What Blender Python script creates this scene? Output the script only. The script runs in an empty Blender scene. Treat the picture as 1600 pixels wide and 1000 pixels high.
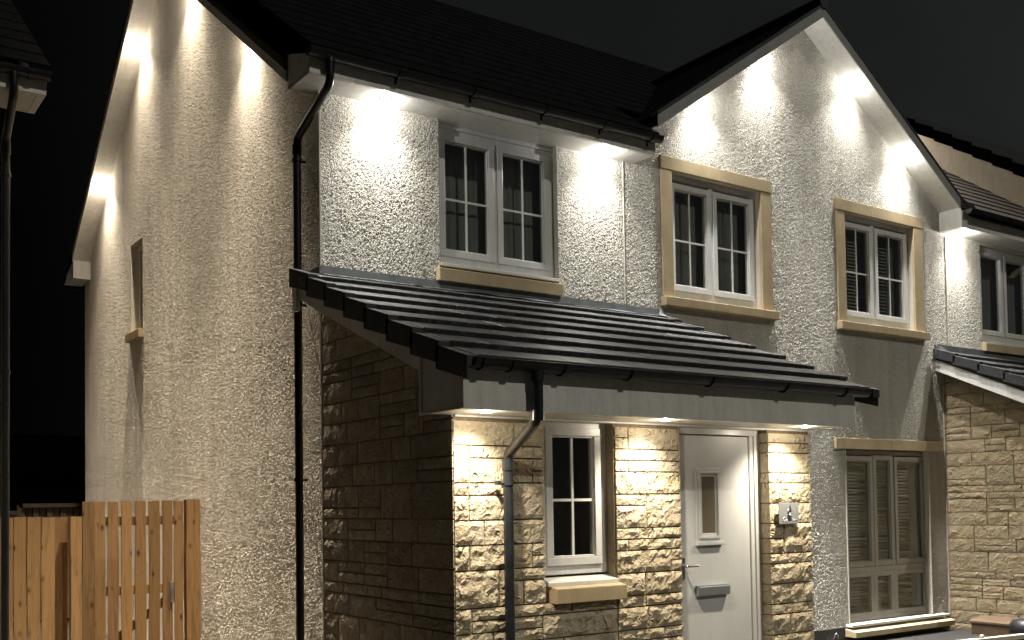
import bpy, bmesh, math, random
import numpy as np
from mathutils import Vector, Matrix, noise

random.seed(7)
rng = np.random.default_rng(7)
S = bpy.context.scene
COL = S.collection

# ------------------------------------------------------------------ camera
F = Vector((0.55946476, 0.82819159, 0.03313427))
R2 = Vector((0.82882995, -0.55930666, -0.01473016))
U2 = Vector((-0.00633282, -0.03570368, 0.99934236))
G = -1.67                                   # ground level, camera height is z = 0
cd = bpy.data.cameras.new("camera")
cam = bpy.data.objects.new("camera", cd)
COL.objects.link(cam)
cam.matrix_world = Matrix(((R2.x, U2.x, -F.x, -3.66742666), (R2.y, U2.y, -F.y, -7.69285154),
                           (R2.z, U2.z, -F.z, 0.0), (0, 0, 0, 1)))
cd.sensor_width = 36.0
cd.lens = 1613.333 / 1600 * 36
cd.shift_x = (800 - 746.493) / 1600
cd.shift_y = (737.139 - 500) / 1600
cd.clip_end = 2000
cd.clip_start = 0.05
S.camera = cam

# ------------------------------------------------------------------ night sky
W = bpy.data.worlds.new("World")
S.world = W
W.use_nodes = True
wn = W.node_tree.nodes
wl = W.node_tree.links
bg = wn["Background"]
tc = wn.new("ShaderNodeTexCoord")
dp = wn.new("ShaderNodeVectorMath"); dp.operation = 'DOT_PRODUCT'
dp.inputs[1].default_value = (0.83, -0.45, 0.0)
wl.new(tc.outputs["Generated"], dp.inputs[0])
rp = wn.new("ShaderNodeValToRGB")
rp.color_ramp.elements[0].position = 0.0
rp.color_ramp.elements[0].color = (0.0007, 0.0007, 0.0007, 1)
rp.color_ramp.elements[1].position = 1.0
rp.color_ramp.elements[1].color = (0.0135, 0.0142, 0.0142, 1)
mr = wn.new("ShaderNodeMapRange")
mr.inputs["From Min"].default_value = -0.30
mr.inputs["From Max"].default_value = 0.60
wl.new(dp.outputs["Value"], mr.inputs["Value"])
wl.new(mr.outputs[0], rp.inputs[0])
cn = wn.new("ShaderNodeTexNoise"); cn.inputs["Scale"].default_value = 2.2; cn.inputs["Detail"].default_value = 6; cn.inputs["Roughness"].default_value = 0.55
wl.new(tc.outputs["Generated"], cn.inputs["Vector"])
cr_ = wn.new("ShaderNodeMapRange"); cr_.inputs["From Min"].default_value = 0.3; cr_.inputs["From Max"].default_value = 0.7
cr_.inputs["To Min"].default_value = 0.62; cr_.inputs["To Max"].default_value = 1.3
wl.new(cn.outputs["Fac"], cr_.inputs["Value"])
sc_ = wn.new("ShaderNodeVectorMath"); sc_.operation = 'SCALE'
wl.new(rp.outputs[0], sc_.inputs[0]); wl.new(cr_.outputs[0], sc_.inputs["Scale"])
wl.new(sc_.outputs[0], bg.inputs["Color"])
bg.inputs["Strength"].default_value = 1.0

# street light arriving from the road side (front right, high)
sd = bpy.data.lights.new("street_light", 'SUN')
so = bpy.data.objects.new("street_light", sd)
COL.objects.link(so)
sd.energy = 0.50
sd.angle = math.radians(0.6)
sd.color = (1.0, 0.97, 0.84)
so.rotation_euler = Vector((-0.17, 0.62, -0.52)).to_track_quat('-Z', 'Y').to_euler()

S.render.engine = 'CYCLES'
S.view_settings.view_transform = 'Standard'
S.view_settings.look = 'None'
S.view_settings.exposure = 0.42
S.view_settings.gamma = 1.0
S.cycles.max_bounces = 6
S.cycles.sample_clamp_indirect = 3.0

# ------------------------------------------------------------------ materials
MATS = {}
def new_mat(name):
    m = bpy.data.materials.new(name)
    m.use_nodes = True
    MATS[name] = m
    nt = m.node_tree
    return m, nt, nt.nodes["Principled BSDF"], nt.nodes["Material Output"]

def N(nt, typ, **kw):
    n = nt.nodes.new(typ)
    for k, v in kw.items():
        if k in n.inputs.keys():
            n.inputs[k].default_value = v
        else:
            setattr(n, k, v)
    return n

def ramp(nt, fac, stops):
    r = nt.nodes.new("ShaderNodeValToRGB")
    e = r.color_ramp.elements
    while len(e) < len(stops):
        e.new(0.5)
    for el, (p, c) in zip(e, stops):
        el.position = p
        el.color = (c[0], c[1], c[2], 1)
    nt.links.new(fac, r.inputs[0])
    return r.outputs[0]

def mixc(nt, fac, a, b, blend='MIX'):
    m = nt.nodes.new("ShaderNodeMix")
    m.data_type = 'RGBA'
    m.blend_type = blend
    for s, v in ((m.inputs[0], fac), (m.inputs[6], a), (m.inputs[7], b)):
        if hasattr(v, 'is_output') or isinstance(v, bpy.types.NodeSocket):
            nt.links.new(v, s)
        elif isinstance(v, (int, float)):
            s.default_value = v
        else:
            s.default_value = (v[0], v[1], v[2], 1)
    return m.outputs[2]

def coords(nt, scale=(1, 1, 1), obj_random=False):
    t = nt.nodes.new("ShaderNodeTexCoord")
    mp = nt.nodes.new("ShaderNodeMapping")
    mp.inputs["Scale"].default_value = scale
    nt.links.new(t.outputs["Object"], mp.inputs[0])
    if obj_random:
        oi = nt.nodes.new("ShaderNodeObjectInfo")
        cv = nt.nodes.new("ShaderNodeCombineXYZ")
        ml = nt.nodes.new("ShaderNodeMath"); ml.operation = 'MULTIPLY'; ml.inputs[1].default_value = 37.0
        nt.links.new(oi.outputs["Random"], ml.inputs[0])
        for i in range(3):
            nt.links.new(ml.outputs[0], cv.inputs[i])
        nt.links.new(cv.outputs[0], mp.inputs["Location"])
    return mp.outputs[0]

def noise_n(nt, vec, scale, detail=4, rough=0.6):
    n = N(nt, "ShaderNodeTexNoise", Scale=scale, Detail=detail, Roughness=rough)
    nt.links.new(vec, n.inputs["Vector"])
    return n.outputs["Fac"]

def bump(nt, bsdf, h, strength, dist):
    b = N(nt, "ShaderNodeBump", Strength=strength, Distance=dist)
    nt.links.new(h, b.inputs["Height"])
    nt.links.new(b.outputs[0], bsdf.inputs["Normal"])
    return b

def plain(name, col, rough=0.5, var=0.12, scale=6, metallic=0.0, bmp=0.0, bscale=80, spec=0.5, dirt=0.0):
    m, nt, b, o = new_mat(name)
    v = coords(nt)
    f = noise_n(nt, v, scale, 5)
    c0 = tuple(max(0, c * (1 - var)) for c in col)
    c1 = tuple(min(1, c * (1 + var)) for c in col)
    cc = ramp(nt, f, [(0.3, c0), (0.7, c1)])
    if dirt:                                  # grime: vertical streaks and small blotches
        d1 = noise_n(nt, coords(nt, (7, 7, 0.9)), 2.4, 6, 0.7)
        cc = mixc(nt, 1.0, cc, ramp(nt, d1, [(0.34, (1 - dirt, 1 - dirt * 1.08, 1 - dirt * 1.2)), (0.56, (1, 1, 1))]), 'MULTIPLY')
        d2 = noise_n(nt, v, 38, 6, 0.75)
        cc = mixc(nt, 1.0, cc, ramp(nt, d2, [(0.30, (1 - dirt * 1.3,) * 3), (0.48, (1, 1, 1))]), 'MULTIPLY')
    nt.links.new(cc, b.inputs["Base Color"])
    b.inputs["Roughness"].default_value = rough
    b.inputs["Metallic"].default_value = metallic
    b.inputs["Specular IOR Level"].default_value = spec
    if bmp:
        bump(nt, b, noise_n(nt, v, bscale, 4), bmp, 0.004)
    return m

upvc = plain("white_upvc", (0.76, 0.75, 0.71), 0.38, 0.05, 3, bmp=0.05, bscale=30, dirt=0.13)
board_m = plain("dimmed_bargeboard", (0.34, 0.35, 0.34), 0.45, 0.08, 4)  # board colour darkened to stand for the weaker light high on the gable
upvc_frame = plain("window_upvc", (0.70, 0.70, 0.68), 0.3, 0.05, 3, dirt=0.10)
upvc_shaded = plain("window_upvc_shaded", (0.36, 0.335, 0.28), 0.4, 0.06, 3, dirt=0.12)  # white frame uPVC with the recess shade put into its colour
gutter_m = plain("black_plastic_gutter", (0.012, 0.013, 0.014), 0.34, 0.25, 8)
pipe_m = plain("grey_black_pipe", (0.022, 0.025, 0.028), 0.32, 0.35, 12, bmp=0.06, bscale=40)
lead_m = plain("lead_flashing", (0.115, 0.125, 0.13), 0.55, 0.35, 5, 0.0, 0.3, 14)
cast_m = plain("smooth_cast_sandstone", (0.50, 0.40, 0.25), 0.88, 0.10, 5, bmp=0.35, bscale=130, spec=0.15, dirt=0.09)
render_flat = plain("smooth_render", (0.60, 0.56, 0.48), 0.9, 0.06, 9, bmp=0.3, bscale=120, spec=0.1, dirt=0.1)
mortar_m = plain("sandstone_mortar", (0.24, 0.19, 0.125), 0.95, 0.2, 30, bmp=0.5, bscale=150, spec=0.1)
plinth_m = plain("dark_base_course", (0.040, 0.034, 0.026), 0.85, 0.2, 9, bmp=0.3, bscale=60)
cap_m = plain("dry_verge_cap", (0.030, 0.032, 0.034), 0.6, 0.2, 9, bmp=0.15, bscale=60)
steel_m = plain("galvanised_steel", (0.45, 0.45, 0.44), 0.4, 0.2, 40, 0.85)
chrome_m = plain("satin_chrome", (0.62, 0.62, 0.62), 0.25, 0.05, 20, 1.0)
door_m = plain("painted_door", (0.66, 0.67, 0.66), 0.4, 0.05, 2.5, bmp=0.06, bscale=30, dirt=0.045)
plate_m = plain("grey_letter_plate", (0.33, 0.36, 0.38), 0.3, 0.05, 5, 0.5)
meter_m = plain("brown_meter_box_plastic", (0.10, 0.062, 0.033), 0.6, 0.15, 9, bmp=0.15, bscale=50)
black_m = plain("black_rubber", (0.014, 0.014, 0.015), 0.45, 0.2, 9)
pale_m = plain("pale_painted_wood", (0.60, 0.54, 0.42), 0.5, 0.08, 6)
blind_m = plain("blind_slat", (0.33, 0.31, 0.27), 0.6, 0.08, 4)
curtain_m = plain("grey_curtain", (0.19, 0.20, 0.188), 0.9, 0.10, 3)
room_m = plain("dim_room", (0.32, 0.32, 0.30), 0.9, 0.2, 2)
fix_m = plain("white_downlight_rim", (0.8, 0.8, 0.78), 0.3, 0.03, 5)
far_m = plain("far_house_wall", (0.0012, 0.0012, 0.0012), 1.0, 0.2, 1, spec=0.0)
greybox_m = plain("plaque_grey_glass", (0.27, 0.28, 0.28), 0.15, 0.12, 25)

# roughcast: dashed pebbles set in render, real displacement on a fine sheet
def roughcast(name, dscale, warm):
    m, nt, b, o = new_mat(name)
    v = coords(nt)
    big = noise_n(nt, v, 1.1, 4)
    n1 = N(nt, "ShaderNodeTexNoise", Scale=62.0, Detail=3.0, Roughness=0.55, Distortion=0.8)
    nt.links.new(v, n1.inputs["Vector"])
    vo = N(nt, "ShaderNodeTexVoronoi", Scale=74.0, Randomness=1.0)
    vo.feature = 'SMOOTH_F1'
    nt.links.new(v, vo.inputs["Vector"])
    n3 = noise_n(nt, v, 95, 3)
    sh = N(nt, "ShaderNodeMapRange"); sh.interpolation_type = 'SMOOTHSTEP'
    sh.inputs["From Min"].default_value = 0.36; sh.inputs["From Max"].default_value = 0.64
    nt.links.new(n1.outputs["Fac"], sh.inputs["Value"])
    a = nt.nodes.new("ShaderNodeMath"); a.operation = 'MULTIPLY_ADD'
    a.inputs[1].default_value = -0.8
    nt.links.new(vo.outputs["Distance"], a.inputs[0]); nt.links.new(sh.outputs[0], a.inputs[2])
    h = nt.nodes.new("ShaderNodeMath"); h.operation = 'MULTIPLY_ADD'
    h.inputs[1].default_value = 0.45
    nt.links.new(n3, h.inputs[0]); nt.links.new(a.outputs[0], h.inputs[2])
    dsp = N(nt, "ShaderNodeDisplacement", Midlevel=0.9, Scale=dscale)
    nt.links.new(h.outputs[0], dsp.inputs["Height"])
    nt.links.new(dsp.outputs[0], o.inputs["Displacement"])
    m.displacement_method = 'BOTH'
    base = ramp(nt, big, [(0.3, (0.62, 0.60, 0.545)), (0.7, (0.70, 0.68, 0.62))])
    sp = ramp(nt, n3, [(0.38, (0.72, 0.70, 0.66)), (0.66, (1.0, 1.0, 1.0))])
    st_ = noise_n(nt, coords(nt, (2.6, 2.6, 0.22)), 2.2, 5, 0.65)
    streak = ramp(nt, st_, [(0.30, (0.86, 0.84, 0.80)), (0.55, (1, 1, 1))])
    cc = mixc(nt, 1.0, mixc(nt, 1.0, base, sp, 'MULTIPLY'), streak, 'MULTIPLY')
    nt.links.new(mixc(nt, 1.0, cc, (1.0, warm, warm * warm), 'MULTIPLY'), b.inputs["Base Color"])
    b.inputs["Roughness"].default_value = 0.9
    b.inputs["Specular IOR Level"].default_value = 0.12
    return m
rough_m = roughcast("roughcast_render", 0.0096, 1.0)
rough_side = roughcast("roughcast_gable_render", 0.0046, 0.97)

def rock(name, c0, c1, c2, bstr=1.0):
    m, nt, b, o = new_mat(name)
    v = coords(nt, obj_random=True)
    oi = nt.nodes.new("ShaderNodeObjectInfo")
    base = ramp(nt, oi.outputs["Random"], [(0.0, c0), (0.5, c1), (1.0, c2)])
    n1 = noise_n(nt, v, 9, 5)
    mott = ramp(nt, n1, [(0.3, (0.78, 0.70, 0.60)), (0.6, (1.0, 1.0, 1.0)), (0.8, (1.1, 1.08, 1.0))])
    c = mixc(nt, 1.0, base, mott, 'MULTIPLY')
    rust = noise_n(nt, v, 4.5, 3)
    c2_ = mixc(nt, ramp(nt, rust, [(0.60, (0, 0, 0)), (0.74, (0.5, 0.5, 0.5))]), c, (0.36, 0.19, 0.08))
    nt.links.new(c2_, b.inputs["Base Color"])
    b.inputs["Roughness"].default_value = 0.9
    b.inputs["Specular IOR Level"].default_value = 0.2
    n2 = N(nt, "ShaderNodeTexNoise", Scale=17.0, Detail=8.0, Roughness=0.68, Distortion=0.9)
    n2.noise_type = "RIDGED_MULTIFRACTAL"
    n2.normalize = True
    nt.links.new(v, n2.inputs["Vector"])
    n3 = N(nt, "ShaderNodeTexNoise", Scale=75.0, Detail=3.0, Roughness=0.6, Distortion=0.6)
    nt.links.new(v, n3.inputs["Vector"])
    ma = nt.nodes.new("ShaderNodeMath"); ma.operation = 'MULTIPLY_ADD'; ma.inputs[1].default_value = 0.35
    nt.links.new(n3.outputs["Fac"], ma.inputs[0]); nt.links.new(n2.outputs["Fac"], ma.inputs[2])
    bump(nt, b, ma.outputs[0], bstr, 0.036)
    return m
rock_m = rock("pitched_sandstone", (0.64, 0.555, 0.40), (0.72, 0.635, 0.48), (0.60, 0.52, 0.385))
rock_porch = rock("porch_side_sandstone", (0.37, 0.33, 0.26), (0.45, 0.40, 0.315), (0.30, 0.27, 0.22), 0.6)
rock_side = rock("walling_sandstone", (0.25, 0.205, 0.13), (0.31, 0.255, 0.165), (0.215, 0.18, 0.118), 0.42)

def tile_mat():
    m, nt, b, o = new_mat("concrete_roof_tile")
    v = coords(nt, obj_random=True)
    oi = nt.nodes.new("ShaderNodeObjectInfo")
    n1 = noise_n(nt, v, 7, 5)
    v2 = coords(nt, (26, 2.2, 8), obj_random=True)
    st = noise_n(nt, v2, 2.0, 4)
    base = ramp(nt, oi.outputs["Random"], [(0, (0.014, 0.0145, 0.015)), (1, (0.024, 0.0245, 0.025))])
    c = mixc(nt, 1.0, base, ramp(nt, n1, [(0.3, (0.6, 0.6, 0.6)), (0.75, (1.5, 1.5, 1.45))]), 'MULTIPLY')
    c = mixc(nt, ramp(nt, st, [(0.52, (0, 0, 0)), (0.72, (0.55, 0.55, 0.55))]), c, (0.17, 0.17, 0.16))  # pale streaks paint reflected wall light into the tile colour
    b.inputs["Specular IOR Level"].default_value = 0.85
    nt.links.new(c, b.inputs["Base Color"])
    nt.links.new(ramp(nt, st, [(0.3, (0.30, 0.30, 0.30)), (0.7, (0.5, 0.5, 0.5))]), b.inputs["Roughness"])
    bump(nt, b, noise_n(nt, v, 60, 4), 0.35, 0.006)
    return m
tile_m = tile_mat()
main_tile = plain("dark_main_roof_tile", (0.0065, 0.0072, 0.0082), 0.75, 0.25, 3, spec=0.15)

def timber(name, dark, light):
    m, nt, b, o = new_mat(name)
    v = coords(nt, (9.0, 9.0, 0.55), obj_random=True)
    g = N(nt, "ShaderNodeTexNoise", Scale=3.2, Detail=7.0, Roughness=0.65, Distortion=1.2)
    nt.links.new(v, g.inputs["Vector"])
    grain = ramp(nt, g.outputs["Fac"], [(0.28, dark), (0.5, light), (0.72, tuple(x * 1.15 for x in light))])
    v2 = coords(nt, (7.0, 7.0, 3.6), obj_random=True)
    vo = N(nt, "ShaderNodeTexVoronoi", Scale=1.15, Randomness=1.0)
    nt.links.new(v2, vo.inputs["Vector"])
    k = ramp(nt, vo.outputs["Distance"], [(0.07, (0.22, 0.14, 0.08)), (0.13, (0.75, 0.66, 0.6)), (0.22, (1, 1, 1))])
    c = mixc(nt, 1.0, grain, k, 'MULTIPLY')
    oi = nt.nodes.new("ShaderNodeObjectInfo")
    c = mixc(nt, 1.0, c, ramp(nt, oi.outputs["Random"], [(0, (0.62, 0.60, 0.58)), (1, (1.2, 1.2, 1.2))]), 'MULTIPLY')
    nt.links.new(c, b.inputs["Base Color"])
    b.inputs["Roughness"].default_value = 0.75
    bump(nt, b, g.outputs["Fac"], 0.5, 0.004)
    return m
wood_m = timber("treated_softwood", (0.17, 0.092, 0.032), (0.31, 0.178, 0.066))
wood_old = timber("weathered_boards", (0.05, 0.035, 0.022), (0.10, 0.07, 0.045))

def glass_mat():
    m, nt, b, o = new_mat("window_glass")
    nt.nodes.remove(b)
    t = nt.nodes.new("ShaderNodeBsdfTransparent"); t.inputs[0].default_value = (0.93, 0.94, 0.93, 1)
    g = nt.nodes.new("ShaderNodeBsdfGlossy"); g.inputs["Roughness"].default_value = 0.03
    g.inputs["Color"].default_value = (0.9, 0.92, 0.92, 1)
    lw = N(nt, "ShaderNodeLayerWeight", Blend=0.5)
    pw_ = nt.nodes.new("ShaderNodeMath"); pw_.operation = 'POWER'; pw_.inputs[1].default_value = 4.0
    nt.links.new(lw.outputs["Facing"], pw_.inputs[0])
    ad = nt.nodes.new("ShaderNodeMath"); ad.operation = 'ADD'; ad.inputs[1].default_value = 0.07
    nt.links.new(pw_.outputs[0], ad.inputs[0])
    mx = nt.nodes.new("ShaderNodeMixShader")
    nt.links.new(ad.outputs[0], mx.inputs[0]); nt.links.new(t.outputs[0], mx.inputs[1]); nt.links.new(g.outputs[0], mx.inputs[2])
    nt.links.new(mx.outputs[0], o.inputs["Surface"])
    return m
glass_m = glass_mat()

def emis(name, col, s):
    m, nt, b, o = new_mat(name)
    b.inputs["Base Color"].default_value = (0.8, 0.8, 0.8, 1)
    b.inputs["Emission Color"].default_value = (*col, 1)
    b.inputs["Emission Strength"].default_value = s
    return m
lens_m = emis("lit_led_lens", (1.0, 0.95, 0.86), 60)
farwin_m = emis("far_dim_window", (0.75, 0.85, 1.0), 0.05)

def ground_mat():
    m, nt, b, o = new_mat("night_ground")
    v = coords(nt)
    n1 = noise_n(nt, v, 0.6, 6); n2 = noise_n(nt, v, 60, 4)
    c = ramp(nt, n1, [(0.35, (0.010, 0.009, 0.008)), (0.65, (0.018, 0.016, 0.014))])
    nt.links.new(c, b.inputs["Base Color"]); b.inputs["Roughness"].default_value = 0.9
    bump(nt, b, n2, 0.5, 0.01)
    return m
ground_m = ground_mat()
paving_m = plain("concrete_paving", (0.055, 0.05, 0.042), 0.85, 0.12, 2, bmp=0.3, bscale=90)

# ------------------------------------------------------------------ mesh helpers
class MB:
    def __init__(s):
        s.v = []; s.f = []
    def box(s, x0, x1, y0, y1, z0, z1):
        n = len(s.v)
        x0, x1 = sorted((x0, x1)); y0, y1 = sorted((y0, y1)); z0, z1 = sorted((z0, z1))
        s.v += [(x0, y0, z0), (x1, y0, z0), (x1, y1, z0), (x0, y1, z0), (x0, y0, z1), (x1, y0, z1), (x1, y1, z1), (x0, y1, z1)]
        s.f += [tuple(n + i for i in q) for q in ((0, 3, 2, 1), (4, 5, 6, 7), (0, 1, 5, 4), (1, 2, 6, 5), (2, 3, 7, 6), (3, 0, 4, 7))]
        return s
    def prism(s, pts, ext):
        n = len(s.v); k = len(pts); e = Vector(ext)
        s.v += [tuple(p) for p in pts] + [tuple(Vector(p) + e) for p in pts]
        s.f += [tuple(n + i for i in range(k))[::-1], tuple(n + k + i for i in range(k))]
        for i in range(k):
            j = (i + 1) % k
            s.f.append((n + i, n + j, n + k + j, n + k + i))
        return s
    def tube(s, path, r, seg=14, caps=True):
        P = [Vector(p) for p in path]
        n0 = len(s.v); up = None
        for i, p in enumerate(P):
            a = (P[i] - P[i - 1]).normalized() if i else (P[1] - P[0]).normalized()
            b = (P[i + 1] - P[i]).normalized() if i < len(P) - 1 else a
            t = (a + b).normalized()
            if up is None:
                up = Vector((0, 0, 1)) if abs(t.z) < 0.9 else Vector((1, 0, 0))
            u = t.cross(up).normalized(); w = u.cross(t).normalized(); up = w
            k = 1 / max(0.5, t.dot(a))
            rr = r[i] if isinstance(r, (list, tuple)) else r
            for j in range(seg):
                an = 2 * math.pi * j / seg
                s.v.append(tuple(p + (u * math.cos(an) + w * math.sin(an)) * rr * (1 if k < 1.01 else k ** 0.5)))
        for i in range(len(P) - 1):
            for j in range(seg):
                a_, b_ = n0 + i * seg + j, n0 + i * seg + (j + 1) % seg
                s.f.append((a_, b_, b_ + seg, a_ + seg))
        if caps:
            s.f.append(tuple(n0 + j for j in range(seg))[::-1])
            s.f.append(tuple(n0 + (len(P) - 1) * seg + j for j in range(seg)))
        return s
    def build(s, name, mat, parent=None, bevel=0.0, smooth=False, label=None, loc=None):
        me = bpy.data.meshes.new(name)
        me.from_pydata(s.v, [], s.f)
        bm = bmesh.new(); bm.from_mesh(me)
        bmesh.ops.recalc_face_normals(bm, faces=bm.faces)
        bm.to_mesh(me); bm.free()
        me.materials.append(mat)
        o = bpy.data.objects.new(name, me)
        COL.objects.link(o)
        put(o, parent)
        if smooth:
            for p in me.polygons: p.use_smooth = True
            me.set_sharp_from_angle(angle=math.radians(40)) if hasattr(me, 'set_sharp_from_angle') else None
        if bevel:
            b = o.modifiers.new("bevel", 'BEVEL'); b.width = bevel; b.segments = 2; b.limit_method = 'ANGLE'
        if label: o['label'] = label
        return o

WORLD = {}
def put(o, parent, at=(0, 0, 0)):
    at = Vector(at)
    if parent is not None:
        o.parent = parent
        o.location = at - WORLD[parent.name]
    else:
        o.location = at
    WORLD[o.name] = at

def thing(name, loc, label, cat, group=None):
    o = bpy.data.objects.new(name, None); COL.objects.link(o)
    o.empty_display_size = 0.2
    put(o, None, loc)
    o['label'] = label; o['category'] = cat
    if group: o['group'] = group
    return o
def tag(o, label, cat, group=None):
    o['label'] = label; o['category'] = cat
    if group: o['group'] = group
    return o
def structure(o):
    o['kind'] = 'structure'; return o

# dense sheet with holes; plane given by (origin, u, n), v is up
def sheet(name, mat, parent, u0, u1, v0, v1, cell, inside, to3):
    nu = int((u1 - u0) / cell); nv = int((v1 - v0) / cell)
    us = np.linspace(u0, u1, nu + 1); vs = np.linspace(v0, v1, nv + 1)
    cu = (us[:-1] + us[1:]) / 2; cv = (vs[:-1] + vs[1:]) / 2
    CU, CV = np.meshgrid(cu, cv)
    keep = inside(CU, CV)
    Ug, Vg = np.meshgrid(us, vs)
    pts = to3(Ug.ravel(), Vg.ravel())
    jj, ii = np.nonzero(keep)
    a = jj * (nu + 1) + ii
    quads = np.stack([a, a + 1, a + nu + 2, a + nu + 1], 1)
    used = np.unique(quads)
    remap = np.zeros(len(pts), int); remap[used] = np.arange(len(used))
    pts = pts[used]; quads = remap[quads]
    me = bpy.data.meshes.new(name)
    me.vertices.add(len(pts)); me.vertices.foreach_set("co", pts.astype(np.float32).ravel())
    me.loops.add(len(quads) * 4); me.loops.foreach_set("vertex_index", quads.astype(np.int32).ravel())
    me.polygons.add(len(quads))
    me.polygons.foreach_set("loop_start", np.arange(0, len(quads) * 4, 4, dtype=np.int32))
    me.update(calc_edges=True); me.validate()
    me.polygons.foreach_set("use_smooth", np.ones(len(quads), bool))
    me.materials.append(mat)
    o = bpy.data.objects.new(name, me); COL.objects.link(o); put(o, parent)
    return o

def rects_out(U, V, rects):
    k = np.ones_like(U, bool)
    for (a, b, c, d) in rects:
        k &= ~((U > a) & (U < b) & (V > c) & (V < d))
    return k

# ------------------------------------------------------------------ stones
UNIT = 0.0835
def stone(parent, mat, to3, n, u0, u1, v0, v1, depth=0.09, amp=0.022, cell=0.036, name='stone'):
    """one rock faced stone: displaced front grid and plain sides"""
    j = 0.0055
    u0 += j; u1 -= j; v0 += j; v1 -= j
    nu = max(3, int(round((u1 - u0) / cell))); nv = max(3, int(round((v1 - v0) / cell)))
    sd_ = random.random() * 100; amp *= 0.66
    bulge = random.uniform(0.3, 1.0) * amp
    tilt = random.uniform(-0.35, 0.35) * amp
    C = Vector(to3((u0 + u1) / 2, (v0 + v1) / 2))
    V = []
    for b in range(nv + 1):
        for a in range(nu + 1):
            s = a / nu; t = b / nv
            ju = jv = 0
            edge = a in (0, nu) or b in (0, nv)
            if not edge:
                ju = random.uniform(-.3, .3) * (u1 - u0) / nu; jv = random.uniform(-.3, .3) * (v1 - v0) / nv
            u = u0 + (u1 - u0) * s + ju; v = v0 + (v1 - v0) * t + jv
            e = min(s, 1 - s) * (u1 - u0); e2 = min(t, 1 - t) * (v1 - v0)
            w = min(1, min(e, e2) / 0.03)
            q = Vector((u * 11 + sd_, v * 15, sd_))
            d = w * (bulge + tilt * (2 * t - 1) + amp * 1.1 * noise.noise(q) + amp * 0.6 * noise.noise(q * 2.3)) + 0.003 * noise.noise(q * 2) + 0.002
            V.append(Vector(to3(u, v)) + n * d - C)
    F_ = []
    for b in range(nv):
        for a in range(nu):
            i = b * (nu + 1) + a
            F_.append((i, i + 1, i + nu + 2, i + nu + 1))
    ring = [a for a in range(nu + 1)] + [b * (nu + 1) + nu for b in range(1, nv + 1)] + [nv * (nu + 1) + a for a in range(nu - 1, -1, -1)] + [b * (nu + 1) for b in range(nv - 1, 0, -1)]
    # 4 back corners joined by side faces through the ring
    back = []
    for (u, v) in ((u0, v0), (u1, v0), (u1, v1), (u0, v1)):
        back.append(len(V)); V.append(Vector(to3(u, v)) - n * depth - C)
    segs = [nu, nv, nu, nv]; p = 0
    for k in range(4):
        idx = [ring[(p + i) % len(ring)] for i in range(segs[k] + 1)]
        F_.append(tuple(idx[::-1] + [back[k], back[(k + 1) % 4]]))
        p += segs[k]
    me = bpy.data.meshes.new(name)
    me.from_pydata([tuple(x) for x in V], [], F_)
    bm = bmesh.new(); bm.from_mesh(me); bmesh.ops.recalc_face_normals(bm, faces=bm.faces); bm.to_mesh(me); bm.free()
    me.materials.append(mat)
    o = bpy.data.objects.new(name, me); COL.objects.link(o); put(o, parent, C)
    return o

def pack(nu, nv, allowed, wmin=2, wmax=6, unit_w=0.09):
    """coursed squared rubble: courses 1 to 3 units high, long stones, some split in two thin ones"""
    out = []; j = 0
    while j < nv:
        h = min(random.choices((1, 2, 3), (3, 6, 1.2))[0], nv - j)
        i = 0
        while i < nu:
            w = random.randint(3, 6) + (h == 1)
            if nu - i - w < 3: w = nu - i
            def top(a, b, c):                         # highest unit of this stone still under the slope
                k = c
                while k > 0 and not all(allowed(a + q, j + k - 1) for q in range(b)): k -= 1
                return k
            k = top(i, w, h)
            if k < h and w > 3 and k == 0:
                for q in range(0, w, 2):
                    kk = top(i + q, min(2, w - q), h)
                    if kk: out.append((i + q, j, min(2, w - q), kk))
            elif k:
                if k >= 2 and random.random() < .28:
                    out.append((i, j, w, 1)); out.append((i, j + 1, w, k - 1))
                else: out.append((i, j, w, k))
            i += w
        j += h
    return out

# ------------------------------------------------------------------ roofs
def stepped_slope(name, parent, p0, p1, up, length, pitch_vec, course=0.33, nose=0.015, mat=None):
    """courses of tiles seen as a stepped sheet. p0-p1 eave line, up = direction up the slope (unit)"""
    mb = MB(); p0 = Vector(p0); p1 = Vector(p1); up = Vector(up).normalized()
    ax = (p1 - p0); nrm = ax.cross(up).normalized()
    if nrm.z < 0: nrm = -nrm
    k = int(math.ceil(length / course))
    for i in range(k):
        a = i * course; b = min(length, a + course + 0.02)
        q = [p0 + up * a + nrm * 0.0, p0 + up * a + nrm * nose, p0 + up * b + nrm * 0.006, p0 + up * b - nrm * 0.012]
        mb.prism(q, ax)
    return mb.build(name, mat or main_tile, parent)

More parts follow.
